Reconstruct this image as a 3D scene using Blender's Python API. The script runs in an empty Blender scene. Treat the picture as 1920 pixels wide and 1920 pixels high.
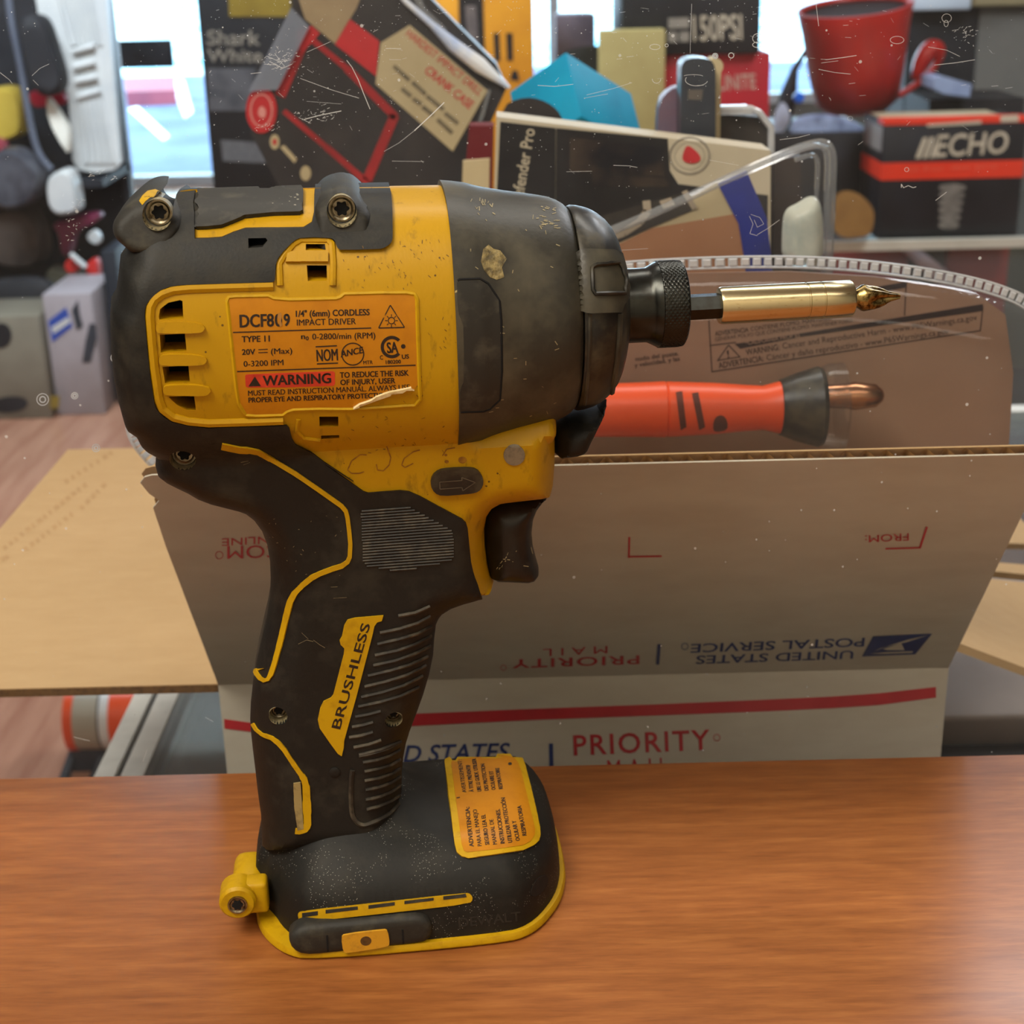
import bpy, bmesh, math, random
import numpy as np
from mathutils import Vector, Matrix, geometry
from mathutils.bvhtree import BVHTree

random.seed(7)
MM = 0.001
SC = bpy.context.scene
COL = SC.collection

# ------------------------------------------------------------------ camera
FPX = 2800.0
PITCH, ROLL = math.radians(20.7), math.radians(1.35)
CAM = Vector((0, -366, 250))                      # millimetres
FW = Vector((0, math.cos(PITCH), -math.sin(PITCH)))
_r0 = Vector((1, 0, 0)); _u0 = _r0.cross(FW)
RT = _r0 * math.cos(ROLL) - _u0 * math.sin(ROLL)
UP = _u0 * math.cos(ROLL) + _r0 * math.sin(ROLL)
cd = bpy.data.cameras.new('camera'); cam = bpy.data.objects.new('camera', cd); COL.objects.link(cam)
M = Matrix((RT, UP, -FW)).transposed().to_4x4(); M.translation = CAM * MM
cam.matrix_world = M
cd.sensor_width = 36; cd.sensor_fit = 'HORIZONTAL'; cd.lens = FPX / 1920 * 36
cd.clip_start = 0.01; cd.clip_end = 100
cd.dof.use_dof = True; cd.dof.focus_distance = 0.368; cd.dof.aperture_fstop = 30
SC.camera = cam

# ------------------------------------------------------------------ world, lights, exposure
SC.view_settings.view_transform = 'Standard'; SC.view_settings.look = 'None'
SC.view_settings.exposure = -0.6; SC.view_settings.gamma = 1.0
try: SC.view_settings.use_curve_mapping = False
except Exception: pass
SC.cycles.max_bounces = 6; SC.cycles.transparent_max_bounces = 20
SC.cycles.use_adaptive_sampling = True; SC.cycles.adaptive_threshold = 0.025
SC.cycles.sample_clamp_indirect = 4.0
W = bpy.data.worlds.new('sky'); SC.world = W; W.use_nodes = True
wn = W.node_tree.nodes; wl = W.node_tree.links
bg = wn['Background']; bg.inputs['Color'].default_value = (0.62, 0.86, 1.0, 1); bg.inputs['Strength'].default_value = 11.0

def area(name, loc, target, sx, sy, power, col):
    l = bpy.data.lights.new(name, 'AREA'); l.shape = 'RECTANGLE'; l.size = sx; l.size_y = sy
    l.energy = power; l.color = col
    o = bpy.data.objects.new(name, l); COL.objects.link(o)
    o.location = loc
    o.rotation_euler = (Vector(target) - Vector(loc)).to_track_quat('-Z', 'Y').to_euler()
    return o
area('ceiling_and_fill_light', (-0.6, -0.5, 1.38), (-0.03, 0.05, 0.1), 0.9, 0.5, 36, (1.0, 0.91, 0.77))
area('ceiling_and_fill_light', (0.1, -1.0, 1.42), (0.1, -1.6, 0.1), 2.4, 0.3, 26, (1.0, 0.90, 0.76))  # added unseen fill: lights the front wall for bounce onto flap and handle
area('ceiling_and_fill_light', (0.25, 0.75, 1.40), (0.05, 0.3, 0.0), 1.2, 0.3, 16, (1.0, 0.93, 0.82))
area('ceiling_and_fill_light', (1.32, 2.4, 1.42), (1.32, 2.4, 0.0), 0.6, 0.9, 56, (0.95, 0.97, 1.0))
area('ceiling_and_fill_light', (-1.1, 3.2, 1.40), (-1.1, 4.2, 0.0), 1.4, 0.5, 150, (0.82, 0.92, 1.0))
area('window_daylight', (0.6, 8.9, 0.5), (0.0, 0.0, 0.1), 4.5, 1.7, 130, (0.66, 0.82, 1.0))

# ------------------------------------------------------------------ pixel helpers (photo frame 1920 x 1920)
def ray(x, y):
    return FW + RT * ((x - 960) / FPX) - UP * ((y - 960) / FPX)
def onY(x, y, Y):
    d = ray(x, y); return CAM + d * ((Y - CAM.y) / d.y)
def onZ(x, y, Z):
    d = ray(x, y); return CAM + d * ((Z - CAM.z) / d.z)
def onPlane(x, y, p, n):
    d = ray(x, y); return CAM + d * ((Vector(p) - CAM).dot(n) / d.dot(n))

# ------------------------------------------------------------------ materials
MATS = {}
def lin(c):
    return tuple(((v / 255) / 12.92 if v / 255 <= 0.04045 else ((v / 255 + 0.055) / 1.055) ** 2.4) for v in c)
def mat(name, rgb, rough=0.5, metal=0.0, rgb2=None, scale=200.0, lo=0.45, hi=0.7, stretch=(1, 1, 1),
        bump=0.0, bscale=600.0, rough2=None, spec=0.5, specks=None, detail=5.0, coat=0.0, trans=0.0, emit=None, emit_s=0.0, ior=1.45, alpha=None):
    if name in MATS: return MATS[name]
    m = bpy.data.materials.new(name); m.use_nodes = True
    N = m.node_tree.nodes; L = m.node_tree.links
    b = N['Principled BSDF']
    c1 = lin(rgb)
    b.inputs['Base Color'].default_value = (*c1, 1)
    b.inputs['Roughness'].default_value = rough; b.inputs['Metallic'].default_value = metal
    b.inputs['Specular IOR Level'].default_value = spec
    b.inputs['Coat Weight'].default_value = coat
    b.inputs['Transmission Weight'].default_value = trans; b.inputs['IOR'].default_value = ior
    if emit: b.inputs['Emission Color'].default_value = (*lin(emit), 1); b.inputs['Emission Strength'].default_value = emit_s
    if rgb2 is not None or bump or specks:
        tc = N.new('ShaderNodeTexCoord'); mp = N.new('ShaderNodeMapping'); mp.inputs['Scale'].default_value = stretch
        L.new(tc.outputs['Object'], mp.inputs['Vector'])
    col = None
    if rgb2 is not None:
        nz = N.new('ShaderNodeTexNoise'); nz.inputs['Scale'].default_value = scale; nz.inputs['Detail'].default_value = detail
        nz.inputs['Roughness'].default_value = 0.62
        L.new(mp.outputs[0], nz.inputs['Vector'])
        cr = N.new('ShaderNodeValToRGB'); cr.color_ramp.elements[0].position = lo; cr.color_ramp.elements[1].position = hi
        cr.color_ramp.elements[0].color = (*c1, 1); cr.color_ramp.elements[1].color = (*lin(rgb2), 1)
        L.new(nz.outputs['Fac'], cr.inputs['Fac']); col = cr.outputs['Color']
        if rough2 is not None:
            mr = N.new('ShaderNodeMapRange'); mr.inputs['From Min'].default_value = lo; mr.inputs['From Max'].default_value = hi
            mr.inputs['To Min'].default_value = rough; mr.inputs['To Max'].default_value = rough2
            L.new(nz.outputs['Fac'], mr.inputs['Value']); L.new(mr.outputs[0], b.inputs['Roughness'])
    if specks:
        # specks = (rgb, voronoi scale, radius, mask scale, mask threshold)
        vo = N.new('ShaderNodeTexVoronoi'); vo.inputs['Scale'].default_value = specks[1]
        L.new(tc.outputs['Object'], vo.inputs['Vector'])
        lt = N.new('ShaderNodeMath'); lt.operation = 'LESS_THAN'; lt.inputs[1].default_value = specks[2]
        L.new(vo.outputs['Distance'], lt.inputs[0])
        n2 = N.new('ShaderNodeTexNoise'); n2.inputs['Scale'].default_value = specks[3]; n2.inputs['Detail'].default_value = 4
        L.new(tc.outputs['Object'], n2.inputs['Vector'])
        gt = N.new('ShaderNodeMath'); gt.operation = 'GREATER_THAN'; gt.inputs[1].default_value = specks[4]
        L.new(n2.outputs['Fac'], gt.inputs[0])
        mu = N.new('ShaderNodeMath'); mu.operation = 'MULTIPLY'; L.new(lt.outputs[0], mu.inputs[0]); L.new(gt.outputs[0], mu.inputs[1])
        mx = N.new('ShaderNodeMix'); mx.data_type = 'RGBA'
        if col is not None: L.new(col, mx.inputs[6])
        else: mx.inputs[6].default_value = (*c1, 1)
        mx.inputs[7].default_value = (*lin(specks[0]), 1)
        L.new(mu.outputs[0], mx.inputs[0]); col = mx.outputs[2]
    if col is not None: L.new(col, b.inputs['Base Color'])
    if bump:
        n3 = N.new('ShaderNodeTexNoise'); n3.inputs['Scale'].default_value = bscale; n3.inputs['Detail'].default_value = 4
        L.new(mp.outputs[0], n3.inputs['Vector'])
        bp = N.new('ShaderNodeBump'); bp.inputs['Strength'].default_value = bump; bp.inputs['Distance'].default_value = 0.0005
        L.new(n3.outputs['Fac'], bp.inputs['Height']); L.new(bp.outputs['Normal'], b.inputs['Normal'])
    MATS[name] = m
    return m

def clear_mat(name, tint=(1, 1, 1), haze=0.03, gloss=0.9, rough=0.03, haze_rgb=(235, 240, 245), specks=False, fmax=0.6):
    """thin clear plastic: see-through, with fresnel reflection and a little milky haze"""
    m = bpy.data.materials.new(name); m.use_nodes = True
    N = m.node_tree.nodes; L = m.node_tree.links
    for n in list(N): N.remove(n)
    out = N.new('ShaderNodeOutputMaterial')
    tr = N.new('ShaderNodeBsdfTransparent'); tr.inputs['Color'].default_value = (*tint, 1)
    df = N.new('ShaderNodeBsdfDiffuse'); df.inputs['Color'].default_value = (*lin(haze_rgb), 1)
    gl = N.new('ShaderNodeBsdfGlossy'); gl.inputs['Roughness'].default_value = rough
    m1 = N.new('ShaderNodeMixShader'); m1.inputs[0].default_value = haze
    if specks:
        tc = N.new('ShaderNodeTexCoord')
        vo = N.new('ShaderNodeTexVoronoi'); vo.inputs['Scale'].default_value = 210; L.new(tc.outputs['Object'], vo.inputs['Vector'])
        sz = N.new('ShaderNodeMath'); sz.operation = 'MULTIPLY'; sz.inputs[1].default_value = 0.11
        sp = N.new('ShaderNodeSeparateColor'); L.new(vo.outputs['Color'], sp.inputs[0]); 
        pw = N.new('ShaderNodeMath'); pw.operation = 'POWER'; pw.inputs[1].default_value = 5
        L.new(sp.outputs[0], pw.inputs[0]); L.new(pw.outputs[0], sz.inputs[0])
        lt = N.new('ShaderNodeMath'); lt.operation = 'LESS_THAN'; L.new(vo.outputs['Distance'], lt.inputs[0]); L.new(sz.outputs[0], lt.inputs[1])
        nz = N.new('ShaderNodeTexNoise'); nz.inputs['Scale'].default_value = 14; nz.inputs['Detail'].default_value = 6; L.new(tc.outputs['Object'], nz.inputs['Vector'])
        mr = N.new('ShaderNodeMapRange'); mr.inputs['From Min'].default_value = 0.4; mr.inputs['From Max'].default_value = 0.75
        mr.inputs['To Min'].default_value = haze * 0.4; mr.inputs['To Max'].default_value = haze * 1.9; L.new(nz.outputs['Fac'], mr.inputs['Value'])
        ad = N.new('ShaderNodeMath'); ad.operation = 'MULTIPLY_ADD'; ad.inputs[1].default_value = 0.5
        L.new(lt.outputs[0], ad.inputs[0]); L.new(mr.outputs[0], ad.inputs[2]); L.new(ad.outputs[0], m1.inputs[0])
    L.new(tr.outputs[0], m1.inputs[1]); L.new(df.outputs[0], m1.inputs[2])
    fr = N.new('ShaderNodeLayerWeight'); fr.inputs['Blend'].default_value = 0.25
    mm = N.new('ShaderNodeMath'); mm.operation = 'MULTIPLY'; mm.inputs[1].default_value = gloss
    mn = N.new('ShaderNodeMath'); mn.operation = 'MINIMUM'; mn.inputs[1].default_value = fmax
    L.new(fr.outputs['Fresnel'], mm.inputs[0]); L.new(mm.outputs[0], mn.inputs[0])
    m2 = N.new('ShaderNodeMixShader'); L.new(mn.outputs[0], m2.inputs[0]); L.new(m1.outputs[0], m2.inputs[1]); L.new(gl.outputs[0], m2.inputs[2])
    L.new(m2.outputs[0], out.inputs['Surface'])
    return m

# ------------------------------------------------------------------ object helpers
WM = {}
def tag(o, label, cat, group=None, kind=None):
    if label: o['label'] = label
    if cat: o['category'] = cat
    if group: o['group'] = group
    if kind: o['kind'] = kind
    return o
def thing(name, label, cat, loc, rotz=0.0, group=None):
    o = bpy.data.objects.new(name, None); COL.objects.link(o)
    o.empty_display_size = 0.02
    o.location = Vector(loc) * MM; o.rotation_euler = (0, 0, rotz)
    WM[o.name] = Matrix.Translation(Vector(loc) * MM) @ Matrix.Rotation(rotz, 4, 'Z')
    return tag(o, label, cat, group)
def obj(name, verts, faces, m, parent=None, smooth=35, label=None, local=False):
    """verts in world millimetres (or the parent's local millimetres)"""
    vs = [Vector(v) * MM for v in verts]
    if parent is not None:
        Mw = WM[parent.name]
        if not local:
            Mi = Mw.inverted(); vs = [Mi @ v for v in vs]
    else:
        lo = Vector((min(v.x for v in vs), min(v.y for v in vs), min(v.z for v in vs)))
        hi = Vector((max(v.x for v in vs), max(v.y for v in vs), 0))
        org = Vector(((lo.x + hi.x) / 2, (lo.y + hi.y) / 2, lo.z)); vs = [v - org for v in vs]
    me = bpy.data.meshes.new(name); me.from_pydata(vs, [], [list(f) for f in faces]); me.update()
    bm = bmesh.new(); bm.from_mesh(me)
    bmesh.ops.remove_doubles(bm, verts=bm.verts, dist=1e-7)
    bmesh.ops.recalc_face_normals(bm, faces=bm.faces)
    bm.to_mesh(me); bm.free()
    if smooth:
        me.polygons.foreach_set('use_smooth', [True] * len(me.polygons))
        me.set_sharp_from_angle(angle=math.radians(smooth))
    if isinstance(m, (list, tuple)):
        for q in m: me.materials.append(q)
    else: me.materials.append(m)
    o = bpy.data.objects.new(name, me); COL.objects.link(o)
    if parent is not None:
        o.parent = parent; WM[o.name] = WM[parent.name]
    else:
        o.location = org; WM[o.name] = Matrix.Translation(org)
    if label: o['label'] = label
    return o

class Geo:
    """collects vertices and faces in millimetres"""
    def __init__(s): s.v = []; s.f = []
    def add(s, vs, fs):
        n = len(s.v); s.v += [Vector(v) for v in vs]; s.f += [[i + n for i in f] for f in fs]; return s
    def quadbox(s, o, ax, ay, az):
        o, ax, ay, az = Vector(o), Vector(ax), Vector(ay), Vector(az)
        vs = [o, o + ax, o + ax + ay, o + ay]; vs += [v + az for v in vs]
        return s.add(vs, [(3, 2, 1, 0), (4, 5, 6, 7), (0, 1, 5, 4), (1, 2, 6, 5), (2, 3, 7, 6), (3, 0, 4, 7)])
    def box(s, x0, x1, y0, y1, z0, z1):
        return s.quadbox((x0, y0, z0), (x1 - x0, 0, 0), (0, y1 - y0, 0), (0, 0, z1 - z0))
    def rbox(s, o, ax, ay, az, r=2.0, seg=3):
        """box with rounded edges"""
        bm = bmesh.new(); t = Geo().quadbox(o, ax, ay, az)
        bv = [bm.verts.new(v) for v in t.v]
        for f in t.f: bm.faces.new([bv[i] for i in f])
        bmesh.ops.bevel(bm, geom=bm.edges[:], offset=r, segments=seg, affect='EDGES', profile=0.5, clamp_overlap=True)
        bm.verts.ensure_lookup_table(); bm.verts.index_update()
        s.add([v.co.copy() for v in bm.verts], [[v.index for v in f.verts] for f in bm.faces]); bm.free(); return s
    def prism(s, pts, vec):
        """closed planar polygon (3D points) extruded by vec"""
        n = len(pts); pts = [Vector(p) for p in pts]; vec = Vector(vec)
        return s.add(pts + [p + vec for p in pts], [list(range(n))[::-1], list(range(n, 2 * n))] + [(i, (i + 1) % n, n + (i + 1) % n, n + i) for i in range(n)])
    def sheet(s, pts):
        return s.add(pts, [list(range(len(pts)))])
    def tube(s, pts, r, seg=8, closed=False, caps=True):
        pts = [Vector(p) for p in pts]; n = len(pts)
        rr = r if isinstance(r, (list, tuple)) else [r] * n
        T0 = (pts[1] - pts[0]).normalized()
        a = Vector((0, 0, 1)) if abs(T0.z) < .9 else Vector((1, 0, 0))
        U = T0.cross(a).normalized(); vs = []
        for i, p in enumerate(pts):
            if closed: T = (pts[(i + 1) % n] - pts[i - 1]).normalized()
            else: T = (pts[min(i + 1, n - 1)] - pts[max(i - 1, 0)]).normalized()
            U = (U - T * U.dot(T)).normalized(); V = T.cross(U)
            for k in range(seg):
                t = 2 * math.pi * k / seg; vs.append(p + (U * math.cos(t) + V * math.sin(t)) * rr[i])
        fs = []
        for i in range(n if closed else n - 1):
            j = (i + 1) % n
            for k in range(seg):
                k2 = (k + 1) % seg; fs.append((i * seg + k, i * seg + k2, j * seg + k2, j * seg + k))
        if not closed and caps: fs += [list(range(seg))[::-1], [(n - 1) * seg + k for k in range(seg)]]
        return s.add(vs, fs)
    def lathe(s, prof, o, ax, seg=48, rfun=None, cap=True):
        """prof = [(distance along ax, radius)]"""
        o = Vector(o); ax = Vector(ax).normalized()
        a = Vector((0, 0, 1)) if abs(ax.z) < .9 else Vector((1, 0, 0))
        U = ax.cross(a).normalized(); V = ax.cross(U); vs = []
        for i, (t, r) in enumerate(prof):
            for k in range(seg):
                th = 2 * math.pi * k / seg
                q = rfun(i, t, r, th) if rfun else (t, r)
                vs.append(o + ax * q[0] + (U * math.cos(th) + V * math.sin(th)) * q[1])
        fs = []
        for i in range(len(prof) - 1):
            for k in range(seg):
                k2 = (k + 1) % seg; fs.append((i * seg + k, i * seg + k2, (i + 1) * seg + k2, (i + 1) * seg + k))
        if cap: fs += [list(range(seg))[::-1], [(len(prof) - 1) * seg + k for k in range(seg)]]
        return s.add(vs, fs)
    def loft(s, rings, cap=True):
        n = len(rings[0]); vs = [p for r in rings for p in r]; fs = []
        for i in range(len(rings) - 1):
            for k in range(n):
                k2 = (k + 1) % n; fs.append((i * n + k, i * n + k2, (i + 1) * n + k2, (i + 1) * n + k))
        if cap: fs += [list(range(n))[::-1], [(len(rings) - 1) * n + k for k in range(n)]]
        return s.add(vs, fs)
    def build(s, name, m, parent=None, **kw): return obj(name, s.v, s.f, m, parent, **kw)

def smoothloop(pts, it=2, closed=True):
    for _ in range(it):
        q = []; n = len(pts)
        for i in range(n if closed else n - 1):
            a = Vector(pts[i]); b = Vector(pts[(i + 1) % n]); q += [a * .75 + b * .25, a * .25 + b * .75]
        if not closed: q = [Vector(pts[0])] + q + [Vector(pts[-1])]
        pts = q
    return [tuple(p) for p in pts]

# text as flat 2D outlines, one em high capitals = 1
_TX = {}
def text2d(s, bold=0.0, shear=0.0, spacing=1.0):
    key = (s, bold, shear, spacing)
    if key in _TX: return _TX[key]
    c = bpy.data.curves.new('t', 'FONT'); c.body = s; c.size = 1.0; c.resolution_u = 3; c.offset = 0.0 if 'M' in s else min(bold, .014); c.shear = shear; c.space_character = spacing
    o = bpy.data.objects.new('t', c); COL.objects.link(o)
    bpy.context.view_layer.update()
    dg = bpy.context.evaluated_depsgraph_get(); e = o.evaluated_get(dg); me = e.to_mesh()
    vs = np.array([(v.co.x, v.co.y) for v in me.vertices]) if len(me.vertices) else np.zeros((0, 2))
    fs = [list(p.vertices) for p in me.polygons]
    e.to_mesh_clear(); bpy.data.objects.remove(o); bpy.data.curves.remove(c)
    if len(vs):
        x0, x1 = vs[:, 0].min(), vs[:, 0].max(); vs[:, 0] = (vs[:, 0] - x0) / (x1 - x0); vs[:, 1] /= 0.69
    _TX[key] = (vs, fs)
    return vs, fs
def px_text(s, p0, p1, h, up=None, heavy=False, **kw):
    """text outlines in pixel space: baseline from p0 to p1, capital height h pixels"""
    vs, fs = text2d(s, **kw)
    dx, dy = p1[0] - p0[0], p1[1] - p0[1]; L = math.hypot(dx, dy)
    ux, uy = up if up else (dy / L, -dx / L)
    P = [(p0[0] + v[0] * dx + v[1] * h * ux, p0[1] + v[0] * dy + v[1] * h * uy) for v in vs]
    if heavy:   # heavier stems: the same outlines once more, a hair further along the line
        k = len(P); sx_, sy_ = dx / L * h * .055, dy / L * h * .055
        return P + [(x + sx_, y + sy_) for x, y in P], list(fs) + [[i + k for i in f] for f in fs]
    return P, fs
def px_rect(x0, y0, x1, y1):
    return [(x0, y0), (x1, y0), (x1, y1), (x0, y1)], [(0, 1, 2, 3)]
def px_line(p0, p1, w):
    dx, dy = p1[0] - p0[0], p1[1] - p0[1]; L = math.hypot(dx, dy); nx, ny = -dy / L * w / 2, dx / L * w / 2
    return [(p0[0] + nx, p0[1] + ny), (p1[0] + nx, p1[1] + ny), (p1[0] - nx, p1[1] - ny), (p0[0] - nx, p0[1] - ny)], [(0, 1, 2, 3)]
def px_ring(cx, cy, rx, w, ry=None, a0=0, a1=360, n=40):
    ry = ry or rx; vs = []; fs = []
    for i in range(n + 1):
        t = math.radians(a0 + (a1 - a0) * i / n)
        vs += [(cx + math.cos(t) * (rx - w / 2), cy + math.sin(t) * (ry - w / 2)), (cx + math.cos(t) * (rx + w / 2), cy + math.sin(t) * (ry + w / 2))]
    for i in range(n): fs.append((2 * i, 2 * i + 1, 2 * i + 3, 2 * i + 2))
    return vs, fs
def px_disc(cx, cy, rx, ry=None, n=32):
    ry = ry or rx
    return [(cx + rx * math.cos(2 * math.pi * k / n), cy + ry * math.sin(2 * math.pi * k / n)) for k in range(n)], [list(range(n))]
def px_poly(pts): return list(pts), [list(range(len(pts)))]

# ------------------------------------------------------------------ 2D meshing helpers
def densify(poly, step, closed=True):
    out = []; n = len(poly)
    for i in range(n if closed else n - 1):
        a = np.array(poly[i][:2], float); b = np.array(poly[(i + 1) % n][:2], float); L = np.linalg.norm(b - a)
        k = max(1, int(round(L / step)))
        out += [tuple(a + (b - a) * j / k) for j in range(k)]
    if not closed: out.append(tuple(poly[-1][:2]))
    return out
def inside(P, poly):
    P = np.asarray(P, float); q = np.asarray(poly, float); r = np.zeros(len(P), bool)
    for i in range(len(q)):
        x1, y1 = q[i]; x2, y2 = q[(i + 1) % len(q)]
        if y1 == y2: continue
        c = ((y1 > P[:, 1]) != (y2 > P[:, 1])); r ^= c & (P[:, 0] < (x2 - x1) * (P[:, 1] - y1) / (y2 - y1) + x1)
    return r
def dist_line(P, poly, closed=True):
    P = np.asarray(P, float); q = np.asarray(poly, float); d = np.full(len(P), 1e9); n = len(q)
    for i in range(n if closed else n - 1):
        a = q[i]; b = q[(i + 1) % n]; ab = b - a; L2 = ab @ ab
        if L2 < 1e-12: continue
        t = np.clip(((P - a) @ ab) / L2, 0, 1); d = np.minimum(d, np.linalg.norm(P - (a + t[:, None] * ab), axis=1))
    return d
def tri2d(poly, holes=(), step=1.3, insets=(), edge=None):
    edge = edge or step * .8
    loops = [densify(poly, edge)] + [densify(h, edge * .7) for h in holes]
    vs = []; es = []
    for lp in loops:
        n0 = len(vs); vs += lp; es += [(n0 + i, n0 + (i + 1) % len(lp)) for i in range(len(lp))]
    p = np.array(poly, float); x0, y0 = p.min(0); x1, y1 = p.max(0)
    gx, gy = np.meshgrid(np.arange(x0, x1 + step, step), np.arange(y0, y1 + step, step)); gx = gx.copy(); gx[1::2] += step / 2
    G = np.stack([gx.ravel(), gy.ravel()], 1)
    ok = inside(G, poly); 
    for h in holes: ok &= ~inside(G, h)
    G = G[ok]
    if len(G):
        dm = np.min([dist_line(G, lp) for lp in loops], axis=0); G = G[dm > max(.45 * step, (max(insets) if insets else 0))]
    extra = [tuple(g) for g in G]
    lp = loops[0]; n = len(lp)
    for off in insets:
        c = []
        for i in range(n):
            a = np.array(lp[i - 1]); b = np.array(lp[(i + 1) % n]); t = b - a; L = np.linalg.norm(t)
            if L < 1e-9: continue
            nn = np.array([-t[1], t[0]]) / L
            c += [np.array(lp[i]) + nn * off, np.array(lp[i]) - nn * off]
        c = np.array(c); ok = inside(c, poly)
        for h in holes: ok &= ~inside(c, h)
        c = c[ok]; dm = np.min([dist_line(c, l) for l in loops], axis=0); c = c[dm > off * .93]
        extra += [tuple(q) for q in c]
    allv = [Vector(v) for v in vs + extra]
    ov, oe, of, *_ = geometry.delaunay_2d_cdt(allv, es, [], 0, 1e-6)
    V = np.array([(v.x, v.y) for v in ov]); F = [list(f) for f in of]
    cen = np.array([V[f].mean(0) for f in F]); ok = inside(cen, poly)
    for h in holes: ok &= ~inside(cen, h)
    F = [f for f, k in zip(F, ok) if k]
    cnt = {}
    for f in F:
        for i in range(len(f)):
            a, b = f[i], f[(i + 1) % len(f)]; cnt.setdefault((min(a, b), max(a, b)), []).append((a, b))
    bd = [e[0] for e in cnt.values() if len(e) == 1]
    return V, F, bd

# ------------------------------------------------------------------ the room
FLOOR_Z = -1120.0
def struct(o): o['kind'] = 'structure'; return o
m_floor = mat('reddish_wood_floor', (188, 140, 114), rough=0.24, rgb2=(156, 106, 84), scale=3.0, lo=0.35, hi=0.7, stretch=(9, 0.8, 1), detail=8)
m_wall = mat('painted_wall', (120, 118, 112), rough=0.9, rgb2=(104, 102, 98), scale=6)
m_ceil = mat('ceiling_white', (190, 188, 182), rough=0.95, rgb2=(178, 176, 170), scale=20)
m_winfr = mat('white_window_frame', (214, 219, 224), rough=0.4, rgb2=(196, 203, 210), scale=9)
m_pave = mat('blue_grey_pavement', (96, 108, 140), rough=0.9, rgb2=(76, 88, 124), scale=1.2, lo=.42, hi=.6)
m_street = mat('pale_street', (224, 232, 238), rough=0.9, rgb2=(120, 200, 226), scale=.35, lo=.45, hi=.62)
XL, XR, YF, YB, ZC = -2900, 3300, -1600, 9300, 1480
struct(Geo().box(XL, XR, YF, YB, FLOOR_Z - 60, FLOOR_Z).build('floor', m_floor, smooth=0))
struct(Geo().box(XL, XR, YF, YB, ZC, ZC + 60).build('ceiling', m_ceil, smooth=0))
struct(Geo().box(XL - 80, XL, YF, YB + 100, FLOOR_Z, ZC).build('wall_left', m_wall, smooth=0))
struct(Geo().box(XR, XR + 80, YF, YB + 100, FLOOR_Z, ZC).build('wall_right', m_wall, smooth=0))
struct(Geo().box(XL, XR, YF - 80, YF, FLOOR_Z, ZC).build('wall_front', mat('cream_wall_paint', (226, 214, 190), rough=.9, rgb2=(216, 202, 178), scale=4), smooth=0))
# shop front: solid below the windows and above, glazed openings between
g = Geo()
g.box(XL, -2560, YB, YB + 100, FLOOR_Z, ZC)
g.box(-1720, -400, YB, YB + 100, FLOOR_Z, ZC)
g.box(-400, XR, YB, YB + 100, FLOOR_Z, -700)
g.box(-2560, -1720, YB, YB + 100, 1150, ZC); g.box(-400, XR, YB, YB + 100, 1150, ZC)
struct(g.build('wall_back', m_wall, smooth=0))
m_glass = clear_mat('shop_window_glass', tint=(0.96, 1, 1), haze=0.02, gloss=0.5)
def window(name, x0, x1, z0, z1, bars, hb):
    g = Geo(); f = 60
    g.box(x0, x0 + f, YB - 20, YB + 80, z0, z1); g.box(x1 - f, x1, YB - 20, YB + 80, z0, z1)
    g.box(x0 + f, x1 - f, YB - 20, YB + 80, z0, z0 + f); g.box(x0 + f, x1 - f, YB - 20, YB + 80, z1 - f, z1)
    for b in bars: g.box(b - 30, b + 30, YB - 10, YB + 70, z0 + f, z1 - f)
    for b in hb: g.box(x0 + f, x1 - f, YB - 12, YB + 72, b - 30, b + 30)
    o = struct(g.build(name, m_winfr, smooth=0))
    struct(Geo().box(x0 + f, x1 - f, YB + 30, YB + 36, z0 + f, z1 - f).build('glass_pane', m_glass, o, smooth=0))
    return o
window('window_1', -400, XR, -700, 1150, [330, 1250, 2200], [])
# the glazed door on the left with its dark push bar
g = Geo()
g.box(-2560, -2490, YB - 20, YB + 80, FLOOR_Z, 1150); g.box(-1770, -1720, YB - 20, YB + 80, FLOOR_Z, 1150)
g.box(-2490, -1770, YB - 20, YB + 80, 1090, 1150); g.box(-2490, -1770, YB - 20, YB + 80, FLOOR_Z, FLOOR_Z + 60)
dr = struct(g.build('door_1', m_winfr, smooth=0))
struct(Geo().box(-2490, -1770, YB + 30, YB + 36, FLOOR_Z + 60, 1090).build('glass_pane', m_glass, dr, smooth=0))
m_dark = mat('dark_grey_metal', (52, 58, 68), rough=0.5, rgb2=(38, 42, 50), scale=12)
struct(Geo().rbox((-2450, YB - 70, -395), (430, 0, 0), (0, 45, 0), (0, 0, 165), r=12).build('push_bar', m_dark, dr))
struct(Geo().box(-9000, 11000, YB + 100, 19000, FLOOR_Z - 90, FLOOR_Z - 30).build('pavement_outside', m_pave, smooth=0))
struct(Geo().box(-20000, 24000, 19000, 60000, FLOOR_Z - 90, FLOOR_Z - 30).build('street_outside', m_street, smooth=0))
def gq(pts): return [onZ(x, y, FLOOR_Z - 29) for x, y in pts]
struct(Geo().prism(gq([(240, 205), (258, 200), (318, 256), (306, 264)]), (0, 0, 4)).build('parking_line', mat('white_road_paint', (235, 235, 240), rough=.8, rgb2=(220, 222, 230), scale=2), smooth=0))
struct(Geo().prism(gq([(318, 152), (345, 150), (362, 210), (346, 222)]), (0, 0, 4)).build('parking_line', MATS['white_road_paint'], smooth=0))
struct(Geo().prism(gq([(236, 172), (330, 166), (332, 196), (240, 200)]), (0, 0, 140)).build('kerb_outside', mat('red_kerb_paint', (150, 70, 84), rough=.8, rgb2=(126, 60, 78), scale=2), smooth=0))

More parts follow.
